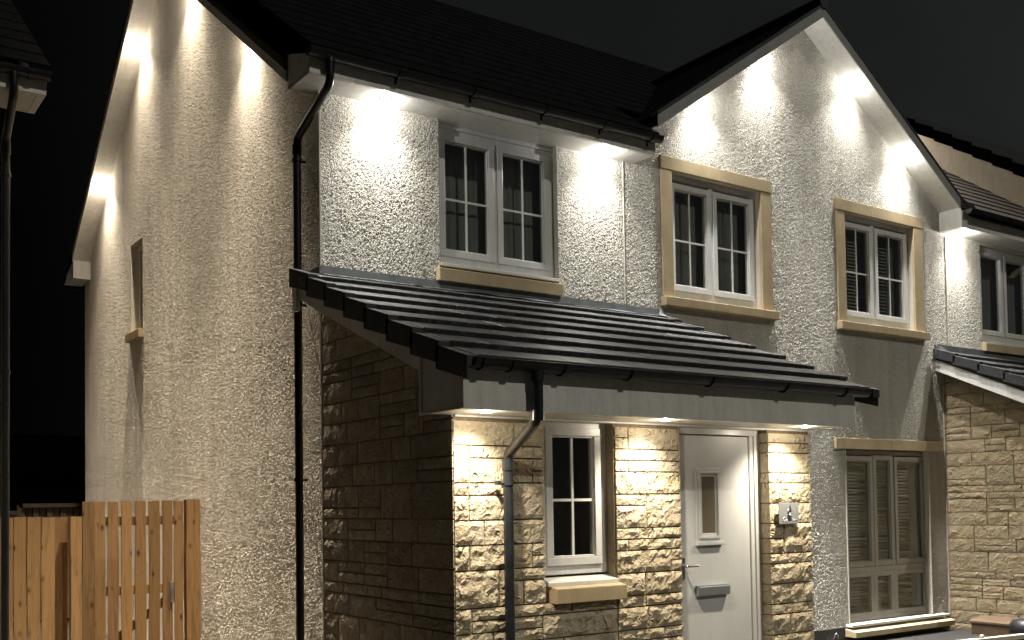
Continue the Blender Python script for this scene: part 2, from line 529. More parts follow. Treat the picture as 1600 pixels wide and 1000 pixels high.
# ------------------------------------------------------------------ lamps
lampcount = [0]
def downlight(parent, pos, nrm=(0, 0, -1), col=(1, 0.95, 0.87), wide=30.0, narrow=0.0, tilt=(0, 0, 0), halo=0.35, wide_deg=112, r=0.043, narrow_deg=70, falloff='Constant'):
    pos = Vector(pos); nrm = Vector(nrm).normalized()
    u = nrm.cross(Vector((0.3, 1, 0.2))).normalized(); w = nrm.cross(u).normalized()
    rim = MB(); k = 24; n0 = 0
    prof = [(r * 1.28, 0.0), (r * 1.28, 0.004), (r * 1.05, 0.008), (r * 0.98, 0.003)]
    for (rr, h) in prof:
        for j in range(k):
            a = 2 * math.pi * j / k
            rim.v.append(tuple(pos + nrm * h + (u * math.cos(a) + w * math.sin(a)) * rr))
    for q in range(len(prof) - 1):
        for j in range(k):
            a, b = q * k + j, q * k + (j + 1) % k
            rim.f.append((a, b, b + k, a + k))
    ro = rim.build("downlight", fix_m, parent, smooth=True)
    le = MB()
    for j in range(k):
        a = 2 * math.pi * j / k
        le.v.append(tuple(pos + nrm * 0.0035 + (u * math.cos(a) + w * math.sin(a)) * r * 0.98))
    for j in range(k):
        a = 2 * math.pi * j / k
        le.v.append(tuple(pos + nrm * 0.007 + (u * math.cos(a) + w * math.sin(a)) * r * 0.6))
    le.v.append(tuple(pos + nrm * 0.008))
    for j in range(k):
        le.f.append((j, (j + 1) % k, k + (j + 1) % k, k + j)); le.f.append((k + j, k + (j + 1) % k, 2 * k))
    le.build("lens", lens_m, ro)
    def lamp(kind, energy, deg, off, aim, fall=None, blend=1.0, rad=0.03):
        ld = bpy.data.lights.new("downlight_lamp", kind)
        ld.energy = energy; ld.color = col; ld.shadow_soft_size = rad
        if kind == 'SPOT':
            ld.spot_size = math.radians(deg); ld.spot_blend = blend
        if fall:
            ld.use_nodes = True
            nt = ld.node_tree; em = nt.nodes["Emission"]
            fo = nt.nodes.new("ShaderNodeLightFalloff"); fo.inputs["Strength"].default_value = 1.0
            nt.links.new(fo.outputs[fall], em.inputs["Strength"])
        lo = bpy.data.objects.new("downlight_lamp", ld); COL.objects.link(lo)
        lo.rotation_euler = Vector(aim).to_track_quat('-Z', 'Y').to_euler()
        put(lo, ro, pos + nrm * off)
    aim = (nrm + Vector(tilt)).normalized()
    lamp('SPOT', wide, wide_deg, 0.03, aim)
    if narrow: lamp('SPOT', narrow, narrow_deg, 0.03, (0, 0, -1), falloff)
    if halo: lamp('POINT', halo, 0, 0.022, (0, 0, -1), rad=0.012)
    return ro

# ------------------------------------------------------------------ windows (front plane faces -Y)
def window(parent, x0, x1, z0, z1, y, sashes, transom=None, lower=None, bars=True, blind=None, back=curtain_m, label=None, fm=None):
    fm = fm or upvc_frame
    """outer frame; each sash (xa, xb, za, zb) has own frame, pane and glazing bars"""
    fr = MB(); t = 0.055; d = 0.07
    tb = max(t, min(s_[2] for s_ in sashes + (lower or [])) - z0 + .012); fr.box(x0, x1, y, y + d, z0, z0 + tb); fr.box(x0, x1, y, y + d, z1 - t, z1)
    fr.box(x0, x0 + t, y + .0005, y + d, z0 + tb, z1 - t); fr.box(x1 - t, x1, y + .0005, y + d, z0 + tb, z1 - t)
    xs = sorted(sashes)
    for a, b in zip(xs[:-1], xs[1:]):
        if b[0] - a[1] > 0.004:
            fr.box(a[1] - 0.012, b[0] + 0.012, y + .001, y + d, z0 + tb, z1 - t)
    if transom: fr.box(x0 + t, x1 - t, y - .002, y + d, transom - 0.03, transom + 0.03)
    F0 = fr.build("window", fm, parent, bevel=0.004, label=label)
    for (xa, xb, za, zb) in sashes + (lower or []):
        sw = 0.058; yy = y - 0.014 if (xa, xb, za, zb) in sashes else y + 0.004
        sb = MB()
        sb.box(xa, xb, yy, y + .05, za, za + sw); sb.box(xa, xb, yy, y + .05, zb - sw, zb)
        sb.box(xa, xa + sw, yy + .0006, y + .05, za + sw, zb - sw); sb.box(xb - sw, xb, yy + .0006, y + .05, za + sw, zb - sw)
        # glazing bead, set back
        g = 0.012; yb_ = yy + 0.014
        a, b, c, e = xa + sw, xb - sw, za + sw, zb - sw
        sb.box(a, b, yb_, y + .045, c, c + g); sb.box(a, b, yb_, y + .045, e - g, e)
        sb.box(a, a + g, yb_ + .0006, y + .045, c + g, e - g); sb.box(b - g, b, yb_ + .0006, y + .045, c + g, e - g)
        sb.build("sash", fm, F0, bevel=0.003)
        pn = MB(); pn.box(a, b, y + .018, y + .022, c, e); pn.build("pane", glass_m, F0)
        if bars:
            br = MB(); xm = (a + b) / 2; zm = c + (e - c) * (0.47 if e - c > 0.8 else 0.5); h = 0.0095
            br.box(xm - h, xm + h, y + .008, y + .0165, c + g, e - g)
            br.box(a + g, xm - h, y + .009, y + .0165, zm - h, zm + h); br.box(xm + h, b - g, y + .009, y + .0165, zm - h, zm + h)
            br.build("glazing_bar", upvc, F0)
    # room behind
    rm = MB(); q = 0.55
    rm.box(x0 - .25, x1 + .25, y + .075 + q, y + .09 + q, z0 - .2, z1 + .05)
    rm.box(x0 - .26, x0 - .25, y + .072, y + .09 + q, z0 - .2, z1 + .05); rm.box(x1 + .25, x1 + .26, y + .072, y + .09 + q, z0 - .2, z1 + .05)
    rm.box(x0 - .25, x1 + .25, y + .072, y + .075 + q, z0 - .21, z0 - .2); rm.box(x0 - .25, x1 + .25, y + .072, y + .075 + q, z1 + .05, z1 + .06)
    rm.build("room", room_m, F0)
    if blind:
        bl = MB(); (ba, bb, bc, bd, pitch) = blind
        z = bc
        while z < bd:
            zz = z + random.uniform(-.002, .002)
            bl.prism([(ba, y + .115, zz), (ba, y + .137, zz + pitch * .62), (ba, y + .1385, zz + pitch * .62), (ba, y + .1165, zz)], (bb - ba, 0, 0))
            z += pitch
        bl.box(ba, bb, y + .105, y + .145, bd, bd + .04)
        bl.build("blind", blind_m, F0)
    if back:
        cu = MB(); n = 46
        for (ca, cb) in (((x0 + .02, x0 + (x1 - x0) * .52), (x0 + (x1 - x0) * .535, x1 - .02)) if not blind else ((x1 - .30, x1 - .10),)):
            cu = MB()
            pts = []
            for i in range(n + 1):
                s = i / n
                pts.append((ca + (cb - ca) * s, y + .115 + .005 * math.sin(s * 34) + .003 * math.sin(s * 77)))
            for (px, py), (qx, qy) in zip(pts[:-1], pts[1:]):
                k = len(cu.v)
                cu.v += [(px, py, z0 - .1), (qx, qy, z0 - .1), (qx, qy, z1), (px, py, z1)]
                cu.f.append((k, k + 1, k + 2, k + 3))
            cu.build("curtain", back, F0, smooth=True)
    return F0

# ================================================================== SETTING
gm = MB()
gm.v = [(-400, -200, G), (600, -200, G), (600, 900, G), (-400, 900, G)]; gm.f = [(0, 1, 2, 3)]
structure(gm.build("ground", ground_m))
dv = MB(); dv.box(-9, 14, -8.5, -2.2, G - .1, G + .012); dv.box(-2.1, -.02, -2.2, 2.9, G - .1, G + .016)
structure(dv.build("paved_drive", paving_m))

# ================================================================== OUR HOUSE
H = thing("house", (4.4, 0, G), "roughcast house with lit porch, twin front gable windows and soffit downlights", "house")
GX = 9.0                   # house ends here on the right
SL = 0.735                 # main pitch (dz/dy)
ZE = 3.449
APY, APZ = 4.03, 6.40
# --- front wall sheet
def gable_front_top(U):
    return np.where(U < 6.198, 3.72 + (U - 3.5) * 0.677, 5.56 - (U - 6.198) * 0.671)
front_holes = [(1.159, 2.503, 2.03, 3.46), (3.86, 5.56, 2.045, 3.60), (6.72, 8.46, 2.045, 3.60), (6.785, 8.455, -1.50, .70), (0.02, 3.60, -3, 1.45)]
def in_front(U, V):
    top = np.where((U > 3.56) & (U < 8.92), gable_front_top(U) + 0.05, 3.47)
    return (V < top) & rects_out(U, V, front_holes)
front = sheet("front_wall", rough_m, H, 0.0, GX, -1.49, 5.62, 0.0092, in_front,
              lambda u, v: np.stack([u, np.zeros_like(u), v], 1))
# backing of the front wall (stops light), pieces round the openings
bk = MB()
def wall_pieces(mb, x0, x1, z0, z1, holes, y0, y1):
    xs = sorted({x0, x1, *[min(max(h[i], x0), x1) for h in holes for i in (0, 1)]})
    for a, b in zip(xs[:-1], xs[1:]):
        if b - a < 1e-4: continue
        hs = sorted([(h[2], h[3]) for h in holes if h[0] < (a + b) / 2 < h[1]])
        z = z0
        for (c, d) in hs:
            if c > z: mb.box(a, b, y0, y1, z, min(c, z1))
            z = max(z, d)
        if z < z1: mb.box(a, b, y0, y1, z, z1)
op = [(1.14, 2.52, 2.10, 3.46), (4.02, 5.38, 2.13, 3.47), (6.87, 8.26, 2.13, 3.47), (6.79, 8.45, -1.50, .612), (2.05, 3.1, -1.67, 0.6)]
wall_pieces(bk, 0.02, GX, G, 3.6, op, 0.012, 0.3)
bk.prism([(3.5, .012, 3.6), (8.95, .012, 3.6), (6.2, .012, 5.5)], (0, .25, 0))
bk.build("inner_wall", render_flat, H)

# --- gable side wall
YB = 7.93
def gable_side_top(U):
    return np.where(U < APY, 3.44 + SL * U, APZ - 0.785 * (U - APY)) + 0.06
slit = (5.03, 5.55, 2.23, 3.37)
def in_side(U, V):
    return (V < gable_side_top(U)) & rects_out(U, V, [slit])
side = sheet("gable_wall", rough_m, H, 0.0, YB, G, 6.5, 0.0155, in_side,
             lambda u, v: np.stack([np.zeros_like(u), YB - u, v], 1)) if False else \
    sheet("gable_wall", rough_side, H, -YB, 0.0, G, 6.5, 0.0135, lambda U, V: in_side(-U, V),
          lambda u, v: np.stack([np.zeros_like(u), -u, v], 1))
sb_ = MB()
sb_.prism([(0.012, 0.02, G), (0.012, 5.03, G), (0.012, 5.03, 5.6), (0.012, APY, APZ), (0.012, .02, 3.45)], (.25, 0, 0))
sb_.prism([(0.012, 5.55, G), (0.012, YB, G), (0.012, YB, 3.36), (0.012, 5.55, 5.2)], (.25, 0, 0))
sb_.box(.012, .262, 5.03, 5.55, G, 2.23); sb_.prism([(.012, 5.03, 3.37), (.012, 5.55, 3.37), (.012, 5.55, 5.2), (.012, 5.03, 5.6)], (.25, 0, 0))
sb_.build("inner_wall", render_flat, H)
rw = MB(); rw.box(0.01, GX, YB, YB + .02, G, 3.4); rw.build("rear_wall", render_flat, H)
# corner beads and movement beads
cb = MB(); cb.box(-.006, .006, -.006, .006, G, 3.449); cb.build("corner_bead", render_flat, H)
for xb_ in (3.345, 8.985):
    m_ = MB(); m_.box(xb_ - .003, xb_ + .003, -.008, .01, 2.0 if xb_ < 5 else -1.48, 3.447); m_.build("movement_bead", render_flat, H)

# --- slit window in gable wall
sw_ = MB()
sw_.box(.004, .10, 5.545, 5.575, 2.23, 3.39); sw_.box(.004, .10, 5.005, 5.035, 2.23, 3.39); sw_.box(.004, .10, 5.035, 5.545, 3.365, 3.39)
sw_.build("window_reveal", render_flat, H)
fw = MB(); fw.box(.095, .14, 5.035, 5.09, 2.23, 3.365); fw.box(.095, .14, 5.49, 5.545, 2.23, 3.365); fw.box(.096, .14, 5.09, 5.49, 2.23, 2.29); fw.box(.096, .14, 5.09, 5.49, 3.30, 3.365)
fwo = fw.build("window", upvc_frame, H, bevel=.004)
pn = MB(); pn.box(.115, .119, 5.09, 5.49, 2.29, 3.30); pn.build("pane", glass_m, fwo)
pn = MB(); pn.box(.6, .61, 4.8, 5.8, 2.1, 3.5); pn.build("room", room_m, fwo)
sl = MB(); sl.box(-.06, .10, 5.005, 5.60, 2.13, 2.232); sl.build("sill", cast_m, H, bevel=.004, label="small cream stone sill under the slit window of the gable")

# --- first floor window under the eave
yf = 0.07
window(H, 1.163, 2.50, 2.135, 3.405, yf, [(1.20, 1.800, 2.245, 3.350), (1.838, 2.440, 2.245, 3.350)], back=curtain_m,
       label="white casement window directly under the eave soffit")
hd = MB(); hd.box(1.163, 2.50, yf - .012, yf + .06, 3.405, 3.425); hd.box(1.163, 2.50, yf - .004, yf + .06, 3.4255, 3.449)
hd.build("window_head_trim", upvc_frame, H, bevel=.002)
rv = MB(); rv.box(2.50, 2.512, .004, .15, 2.13, 3.449); rv.build("window_reveal", render_flat, H)
rv = MB(); rv.box(1.151, 1.163, .004, .15, 2.13, 3.449); rv.build("window_reveal", render_flat, H)
s_ = MB(); s_.prism([(1.118, -.062, 2.10), (1.118, .09, 2.135), (1.118, .09, 2.0), (1.118, -.062, 1.99)], (1.39, 0, 0))
s_.build("sill", cast_m, H, bevel=.004, label="buff stone sill touching the lead flashing")
s_ = MB(); s_.box(1.17, 2.495, -.01, .07, 2.136, 2.162); s_.build("sill_strip", upvc_frame, H, bevel=.004)

# --- gable windows with cast surrounds
def surround(x0, x1, ia, ib, zt, zb, zs, zsb, jl, jr, lj, sj, sill_x0, sill_x1):
    pr_ = -.024
    for a, b in ((x0, lj), (lj + .004, x1)):
        m_ = MB(); m_.box(a, b, pr_, .11, zb, zt); m_.build("lintel_block", cast_m, H, bevel=.004)
    m_ = MB(); m_.box(x0 + .012, ia, pr_ + .004, .11, zs, zb - .006); m_.build("jamb_block", cast_m, H, bevel=.004)
    m_ = MB(); m_.box(ib, x1 - .012, pr_ + .004, .11, zs, zb - .006); m_.build("jamb_block", cast_m, H, bevel=.004)
    for a, b in ((sill_x0, sj), (sj + .004, sill_x1)):
        m_ = MB(); m_.prism([(a, -.075, zs - .012), (a, .10, zs + .012), (a, .10, zsb), (a, -.075, zsb)], (b - a, 0, 0)); m_.build("sill_block", cast_m, H, bevel=.004)
surround(3.853, 5.565, 4.015, 5.385, 3.605, 3.471, 2.136, 2.035, 0, 0, 4.71, 4.76, 3.845, 5.595)
surround(6.71, 8.468, 6.872, 8.262, 3.605, 3.471, 2.136, 2.035, 0, 0, 7.383, 7.563, 6.70, 8.48)
window(H, 4.015, 5.385, 2.15, 3.465, yf, [(4.06, 4.655, 2.235, 3.375), (4.70, 5.325, 2.235, 3.375)], back=curtain_m,
       label="white casement window in the left half of the front gable")
window(H, 6.872, 8.262, 2.15, 3.465, yf, [(6.92, 7.50, 2.235, 3.375), (7.555, 8.20, 2.235, 3.375)], back=curtain_m, blind=(6.9, 8.0, 2.25, 3.32, .042),
       label="white casement window with slatted blind in the right half of the front gable")

# --- ground floor window
for a, b in ((6.59, 7.664), (7.668, 8.756)):
    m_ = MB(); m_.box(a, b, -.03, .11, .612, .742); m_.build("lintel_block", cast_m, H, bevel=.004)
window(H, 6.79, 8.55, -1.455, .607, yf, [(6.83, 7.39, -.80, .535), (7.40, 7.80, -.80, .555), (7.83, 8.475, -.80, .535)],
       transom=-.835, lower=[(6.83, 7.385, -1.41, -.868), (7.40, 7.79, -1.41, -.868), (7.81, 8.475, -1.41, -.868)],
       bars=False, back=None, blind=(6.83, 8.33, -1.40, .50, .040), fm=upvc_shaded, label="tall three light living room window with closed slatted blinds")
rv = MB(); rv.box(8.455, 8.47, -.013, .07, -1.48, .61); rv.box(8.47, 8.60, .02, .07, -1.48, .61); rv.build("window_reveal", render_flat, H)
rv = MB(); rv.box(6.775, 6.789, -.012, .15, -1.48, .61); rv.build("window_reveal", render_flat, H)
s_ = MB(); s_.prism([(6.70, -.15, -1.535), (6.70, .07, -1.49), (6.70, .07, -1.60), (6.70, -.15, -1.60)], (2.02, 0, 0)); s_.build("sill", cast_m, H, bevel=.004, label="cream projecting sill of the living room window")
s_ = MB(); s_.box(6.72, 8.70, -.09, .07, -1.489, -1.457); s_.build("sill_strip", upvc, H, bevel=.004)
pl = MB(); pl.box(3.6, 8.83, -.004, .05, G, -1.488); pl.build("base_course", plinth_m, H)

# --- main eave: soffit, fascia, box end
sf = MB(); sf.box(-.232, 3.49, -.306, .1, ZE, ZE + .012)
so_ = sf.build("soffit", upvc, H)
jb = MB()
for i in range(11):
    a = -.15 + i * .33
    jb.box(a, a + .30, -.292, -.282, ZE - .0015, ZE + .001)
jb.build("soffit_vent", plain("vent_grey", (.34, .33, .31), .6), so_)
fs = MB(); fs.box(-.232, 3.49, -.322, -.306, ZE - .008, 3.61); fs.build("fascia", upvc, H, bevel=.002)
be = MB(); be.prism([(-.232, -.306, ZE), (-.232, .1, ZE), (-.232, .1, 3.74), (-.232, -.306, 3.60)], (.014, 0, 0)); be.box(-.218, .0, .1, .112, ZE, 3.6)
be.build("box_end", upvc, H, bevel=.002)
be = MB(); be.box(3.476, 3.49, -.305, -.002, ZE + .001, 3.61); be.build("box_end", upvc, H)

# --- side gable rakes
def rake(parent, x_out, x_in, y0, z0, y1, z1, thick=.105, board=.016, name="rake_soffit"):
    m_ = MB(); m_.prism([(x_out, y0, z0), (x_out, y1, z1), (x_out, y1, z1 + .012), (x_out, y0, z0 + .012)], (x_in - x_out, 0, 0)); m_.build(name, upvc, parent)
    m_ = MB(); m_.prism([(x_out - board, y0, z0 - .01), (x_out - board, y1, z1 - .01), (x_out - board, y1, z1 + thick), (x_out - board, y0, z0 + thick)], (board, 0, 0)); m_.build("bargeboard", upvc, parent, bevel=.002)
    m_ = MB(); m_.prism([(x_out - board - .012, y0, z0 + thick - .02), (x_out - board - .012, y1, z1 + thick - .02), (x_out - board - .012, y1, z1 + thick + .07), (x_out - board - .012, y0, z0 + thick + .07)], (.10, 0, 0)); m_.build("verge_capping", cap_m, parent, bevel=.004)
zf = 3.445
rake(H, -.232, .02, .1, zf + SL * .1, APY, APZ)
rake(H, -.232, .02, APY + .001, APZ, 7.62, APZ - .785 * (7.62 - APY))
# rear eave box end
rb = MB(); rb.prism([(-.234, 7.60, 3.33), (-.234, 8.25, 3.33), (-.234, 8.25, 3.38), (-.234, 7.60, 3.585)], (.25, 0, 0)); rb.build("box_end", upvc, H, bevel=.002)

# --- main roof covering (both slopes) as tile courses
upf = Vector((0, 1, SL)).normalized(); Lf = math.hypot(APY + .42, SL * (APY + .42))
stepped_slope("roof", H, (-.25, -.40, 3.625), (3.47, -.40, 3.625), upf, Lf * 0.985, None)
stepped_slope("roof", H, (3.47, .30, 3.625 + .7 * SL), (GX, .30, 3.625 + .7 * SL), upf, Lf * 0.985 - .87, None)
upb = Vector((0, -1, .785)).normalized()
stepped_slope("rear_roof", H, (-.25, 8.2, 3.30), (GX, 8.2, 3.30), upb, math.hypot(4.17, 4.17 * .785) * .985, None)
rg = MB(); rg.tube([(-.26, APY, APZ + .16), (GX, APY, APZ + .16)], .10, 12); rg.build("ridge", cap_m, H)

# --- front gable rakes and roof (y from -.29)
V_ = .29
AX, AZ = 6.19, 5.545
def frake(xa, za, xb, zb):
    m_ = MB(); m_.prism([(xa, -V_, za), (xb, -V_, zb), (xb, -V_, zb + .012), (xa, -V_, za + .012)], (0, V_ + .01, 0)); o = m_.build("rake_soffit", upvc, H)
    m_ = MB(); m_.prism([(xa, -V_ - .016, za - .012), (xb, -V_ - .016, zb - .012), (xb, -V_ - .016, zb + .115), (xa, -V_ - .016, za + .115)], (0, .016, 0)); m_.build("bargeboard", board_m, H, bevel=.002, label="front gable bargeboard")
    m_ = MB(); m_.prism([(xa, -V_ - .024, za + .113), (xb, -V_ - .024, zb + .113), (xb, -V_ - .024, zb + .152), (xa, -V_ - .024, za + .152)], (0, .10, 0)); m_.build("verge_capping", cap_m, H, bevel=.004)
    return o
frake(3.55, AZ - (AX - 3.55) * .677, AX, AZ)
frake(AX + .0005, AZ, 8.867, 3.742)
# tail of the right slope beyond the wall
m_ = MB(); m_.prism([(8.867, -V_ - .018, 3.742), (9.20, -V_ - .018, 3.742), (9.20, -V_ - .018, 3.80), (8.867, -V_ - .018, 3.87)], (0, .10, 0)); m_.build("bargeboard", cap_m, H)
ul = Vector((1, 0, .677)).normalized(); ur = Vector((-1, 0, .671)).normalized()
stepped_slope("gable_roof", H, (3.45, -.31, AZ - (AX - 3.45) * .677 + .135), (3.45, 3.1, AZ - (AX - 3.45) * .677 + .135), ul, math.hypot(AX - 3.45, (AX - 3.45) * .677), None)
stepped_slope("gable_roof", H, (9.22, -.31, AZ - (9.22 - AX) * .675 + .135), (9.22, 3.1, AZ - (9.22 - AX) * .675 + .135), ur, math.hypot(9.22 - AX, (9.22 - AX) * .675), None)
rg = MB(); rg.tube([(AX, -.325, AZ + .16), (AX, 3.0, AZ + .16)], .075, 12); rg.build("ridge", cap_m, H)
# kneeler on the right
m_ = MB(); m_.prism([(8.867, 0, 3.4885), (8.867, -V_ - .012, 3.4885), (8.867, -V_ - .012, 3.742), (8.867, 0, 3.742)], (.014, 0, 0)); m_.build("box_end", upvc, H, bevel=.002)

# --- gutters
def gutter(parent, x0, x1, yb_, zr, r=.056, brackets=(), drop=None):
    m_ = MB(); k = 12
    pts = [(yb_ - r + r * math.cos(math.pi * i / k), zr - r * math.sin(math.pi * i / k)) for i in range(k + 1)]
    inn = [(yb_ - r + (r - .005) * math.cos(math.pi * i / k), zr - (r - .005) * math.sin(math.pi * i / k)) for i in range(k + 1)]
    poly = pts + inn[::-1]
    m_.prism([(x0, y, z) for y, z in poly], (x1 - x0, 0, 0))
    m_.tube([(x0, yb_ - 2 * r + .003, zr + .002), (x1, yb_ - 2 * r + .003, zr + .002)], .0055, 8)
    g_ = m_.build("gutter", gutter_m, parent, smooth=True)
    for xe in (x0, x1 - .008):
        e = MB(); e.prism([(xe, y, z) for y, z in [(yb_ - r + (r + .004) * math.cos(math.pi * i / k), zr + .006 - (r + .006) * math.sin(math.pi * i / k)) for i in range(k + 1)]], (.010, 0, 0)); e.build("stop_end", gutter_m, g_)
    for xb_ in brackets:
        b = MB()
        o_ = [(yb_ - r + (r + .012) * math.cos(math.pi * i / k), zr - (r + .012) * math.sin(math.pi * i / k)) for i in range(k + 1)]
        i_ = [(yb_ - r + (r + .001) * math.cos(math.pi * i / k), zr - (r + .001) * math.sin(math.pi * i / k)) for i in range(k + 1)]
        b.prism([(xb_ - .02, y, z) for y, z in o_ + i_[::-1]], (.04, 0, 0))
        b.box(xb_ - .012, xb_ + .012, yb_ + .001, yb_ + .012, zr - .09, zr + .01)
        b.build("gutter_bracket", gutter_m, g_)
    return g_
gutter(H, -.27, 3.50, -.325, 3.60, brackets=(.545, 1.287, 2.069, 2.763, 3.38))

def pipe(parent, path, r, clips, socket_pts, mat=pipe_m):
    P = [Vector(p) for p in path]; q = [P[0]]
    for i in range(1, len(P) - 1):                       # round the bends
        a = (P[i] - P[i - 1]).normalized(); b = (P[i + 1] - P[i]).normalized(); L = min(.07, (P[i] - P[i - 1]).length * .4, (P[i + 1] - P[i]).length * .4)
        for s in (0, .25, .5, .75, 1):
            q.append((P[i] - a * L) * (1 - s) ** 2 + P[i] * 2 * s * (1 - s) + (P[i] + b * L) * s * s)
    q.append(P[-1])
    m_ = MB(); m_.tube(q, r, 18); o = m_.build("downpipe", mat, parent, smooth=True)
    for (a, b) in socket_pts:
        s_ = MB(); s_.tube([a, b], r + .006, 18); s_.build("pipe_socket", mat, o, smooth=True)
    for (c, d) in clips:                                   # clip ring plus bracket towards the wall
        c = Vector(c); d = Vector(d)
        s_ = MB(); s_.tube([c - Vector((0, 0, .014)), c + Vector((0, 0, .014))], r + .008, 18); s_.tube([c, c + d], .011, 8); s_.build("pipe_clip", mat, o, smooth=True)
    return o
pipe(H, [(-.083, -.382, 3.56), (-.083, -.382, 3.36), (-.08, .255, 3.12), (-.08, .27, 3.0), (-.08, .29, G + .1)], .034,
     [((-.08, .27, 2.93), (.075, 0, 0)), ((-.08, .278, 1.71), (.075, 0, 0)), ((-.08, .285, .24), (.075, 0, 0))],
     [((-.083, -.382, 3.52), (-.083, -.382, 3.60)), ((-.08, .268, 3.06), (-.08, .27, 2.98))], gutter_m)

# --- PORCH
PY = -1.977
ZP = .605
def on_front(u, v): return (u, PY, v)
def on_side(u, v): return (0.0, -u, v)
nF = Vector((0, -1, 0)); nS = Vector((-1, 0, 0))
# core walls of the porch (mortar showing in the joints)
core = MB()
core.box(.012, .745, PY + .012, PY + .12, G, .60); core.box(1.405, 2.07, PY + .012, PY + .12, G, .60); core.box(3.094, 3.615, PY + .012, PY + .12, G, .60)
core.box(.745, 1.405, PY + .012, PY + .12, G, -.69); 
pw = core.build("porch_front_wall", mortar_m, H)
core = MB(); core.prism([(.012, PY + .02, G), (.012, -.002, G), (.012, -.002, 1.78), (.012, PY + .02, .93)], (.1, 0, 0))
psw = core.build("porch_side_wall", mortar_m, H)
rt = MB(); rt.box(3.52, 3.618, PY + .12, -.002, G, .9); rt.build("porch_side_wall", render_flat, H)
Z0 = .572
def zk(k): return Z0 - k * UNIT
P1 = [(0, .5, 0, 2), (.5, .755, 0, 2), (0, .13, 2, 5), (.13, .45, 2, 3), (.45, .755, 2, 3), (.13, .45, 3, 5), (.45, .65, 3, 5), (.65, .755, 3, 4), (.65, .755, 4, 5),
      (0, .12, 5, 6), (.12, .45, 5, 6), (0, .12, 6, 8), (.12, .45, 6, 8), (.45, .755, 5, 8), (0, .24, 8, 10), (.24, .45, 8, 10), (.45, .755, 8, 10),
      (0, .12, 10, 12), (.12, .45, 10, 12), (.45, .64, 10, 12), (.64, .755, 10, 11), (.64, .755, 11, 12), (0, .36, 12, 15), (.36, .47, 12, 14), (.36, .47, 14, 15),
      (.47, .755, 12, 13), (.47, .56, 13, 15), (.56, .755, 13, 15), (0, .13, 15, 17), (.13, .47, 15, 16), (.13, .47, 16, 17), (.47, .98, 15, 16), (.98, 1.41, 15, 16),
      (.47, .72, 16, 17), (.72, 1.41, 16, 18), (.47, .72, 17, 18), (0, .30, 17, 19), (.30, .47, 17, 19), (.47, .90, 18, 20), (.90, 1.41, 18, 20), (0, .47, 19, 20),
      (0, .40, 20, 22), (.40, .9, 20, 22), (.9, 1.41, 20, 22), (0, .6, 22, 24), (.6, 1.41, 22, 24), (0, .35, 24, 26.8), (.35, .85, 24, 26.8), (.85, 1.41, 24, 26.8)]
b2 = 1.412; q2 = lambda q: b2 + (q - 62) / 268 * .666
P2 = [(62, 115, 0, 1), (62, 115, 1, 2), (115, 330, 0, 2), (62, 280, 2, 3), (280, 330, 2, 3), (62, 115, 3, 4), (115, 330, 3, 4), (62, 330, 4, 6), (62, 185, 6, 7), (62, 185, 7, 9),
      (185, 330, 6, 9), (62, 210, 9, 10), (210, 330, 9, 10), (62, 110, 10, 11), (110, 330, 10, 11), (62, 285, 11, 13), (285, 330, 11, 12), (285, 330, 12, 13), (62, 175, 13, 15),
      (175, 330, 13, 15), (62, 175, 15, 16), (175, 330, 15, 16), (62, 185, 16, 18), (185, 330, 16, 18), (62, 250, 18, 19), (250, 330, 18, 19), (62, 160, 19, 21), (160, 330, 19, 21), (62, 330, 21, 23), (62, 330, 23, 25), (62, 330, 25, 26.8)]
P2 = [(q2(a), q2(b), c, d) for a, b, c, d in P2]
P3 = [(3.086, 3.624, 0, 1), (3.086, 3.624, 1, 2), (3.086, 3.624, 2, 4), (3.086, 3.624, 4, 5), (3.086, 3.624, 5, 7), (3.086, 3.30, 7, 9), (3.30, 3.624, 7, 9), (3.086, 3.26, 9, 10.5), (3.086, 3.26, 10.5, 12),
      (3.26, 3.624, 9, 12), (3.086, 3.50, 12, 13), (3.50, 3.624, 12, 13), (3.086, 3.624, 13, 15), (3.086, 3.50, 15, 17), (3.50, 3.624, 15, 17), (3.086, 3.624, 17, 18), (3.086, 3.32, 18, 20), (3.32, 3.624, 18, 20),
      (3.086, 3.624, 20, 22), (3.086, 3.624, 22, 24), (3.086, 3.624, 24, 26.8)]
for (a, b, c, d) in P1 + P2 + P3:
    lift = .010 * (c > 3) + .008 * (c > 8)
    stone(pw, rock_m, on_front, nF, a, b, zk(d), zk(c), depth=.02 if a < .1 else .10, amp=.010 + lift, cell=.030)
# side wall stones (faces -X); u = -y
nu = 22; du = 1.955 / nu; nv = 41
def allow_side(i, j):
    z = G + .0 + (j + 1) * UNIT; u = (i + .5) * du
    return z < 1.80 - .47 * u
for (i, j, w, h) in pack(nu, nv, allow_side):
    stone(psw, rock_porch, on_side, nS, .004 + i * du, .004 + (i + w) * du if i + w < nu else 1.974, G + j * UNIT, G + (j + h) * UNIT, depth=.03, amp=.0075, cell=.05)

# porch small window
pwn = window(H, .80, 1.405, -.50, .60, PY + .095, [(.835, 1.345, -.435, .555)], back=None, label="narrow white porch window with four panes")
rv = MB(); rv.box(.735, .80, PY + .06, PY + .16, -.5, .60); rv.build("window_reveal", upvc_frame, H)
s_ = MB(); s_.prism([(.78, PY - .01, -.545), (.78, PY + .10, -.515), (.78, PY + .10, -.555), (.78, PY - .01, -.575)], (.64, 0, 0)); s_.build("sill_strip", upvc_frame, H, bevel=.004)
s_ = MB(); s_.prism([(.795, PY - .075, -.585), (.795, PY + .09, -.556), (.795, PY + .09, -.69), (.795, PY - .075, -.69)], (.645, 0, 0)); s_.build("sill", cast_m, H, bevel=.005, label="smooth cream stone sill below the porch window")

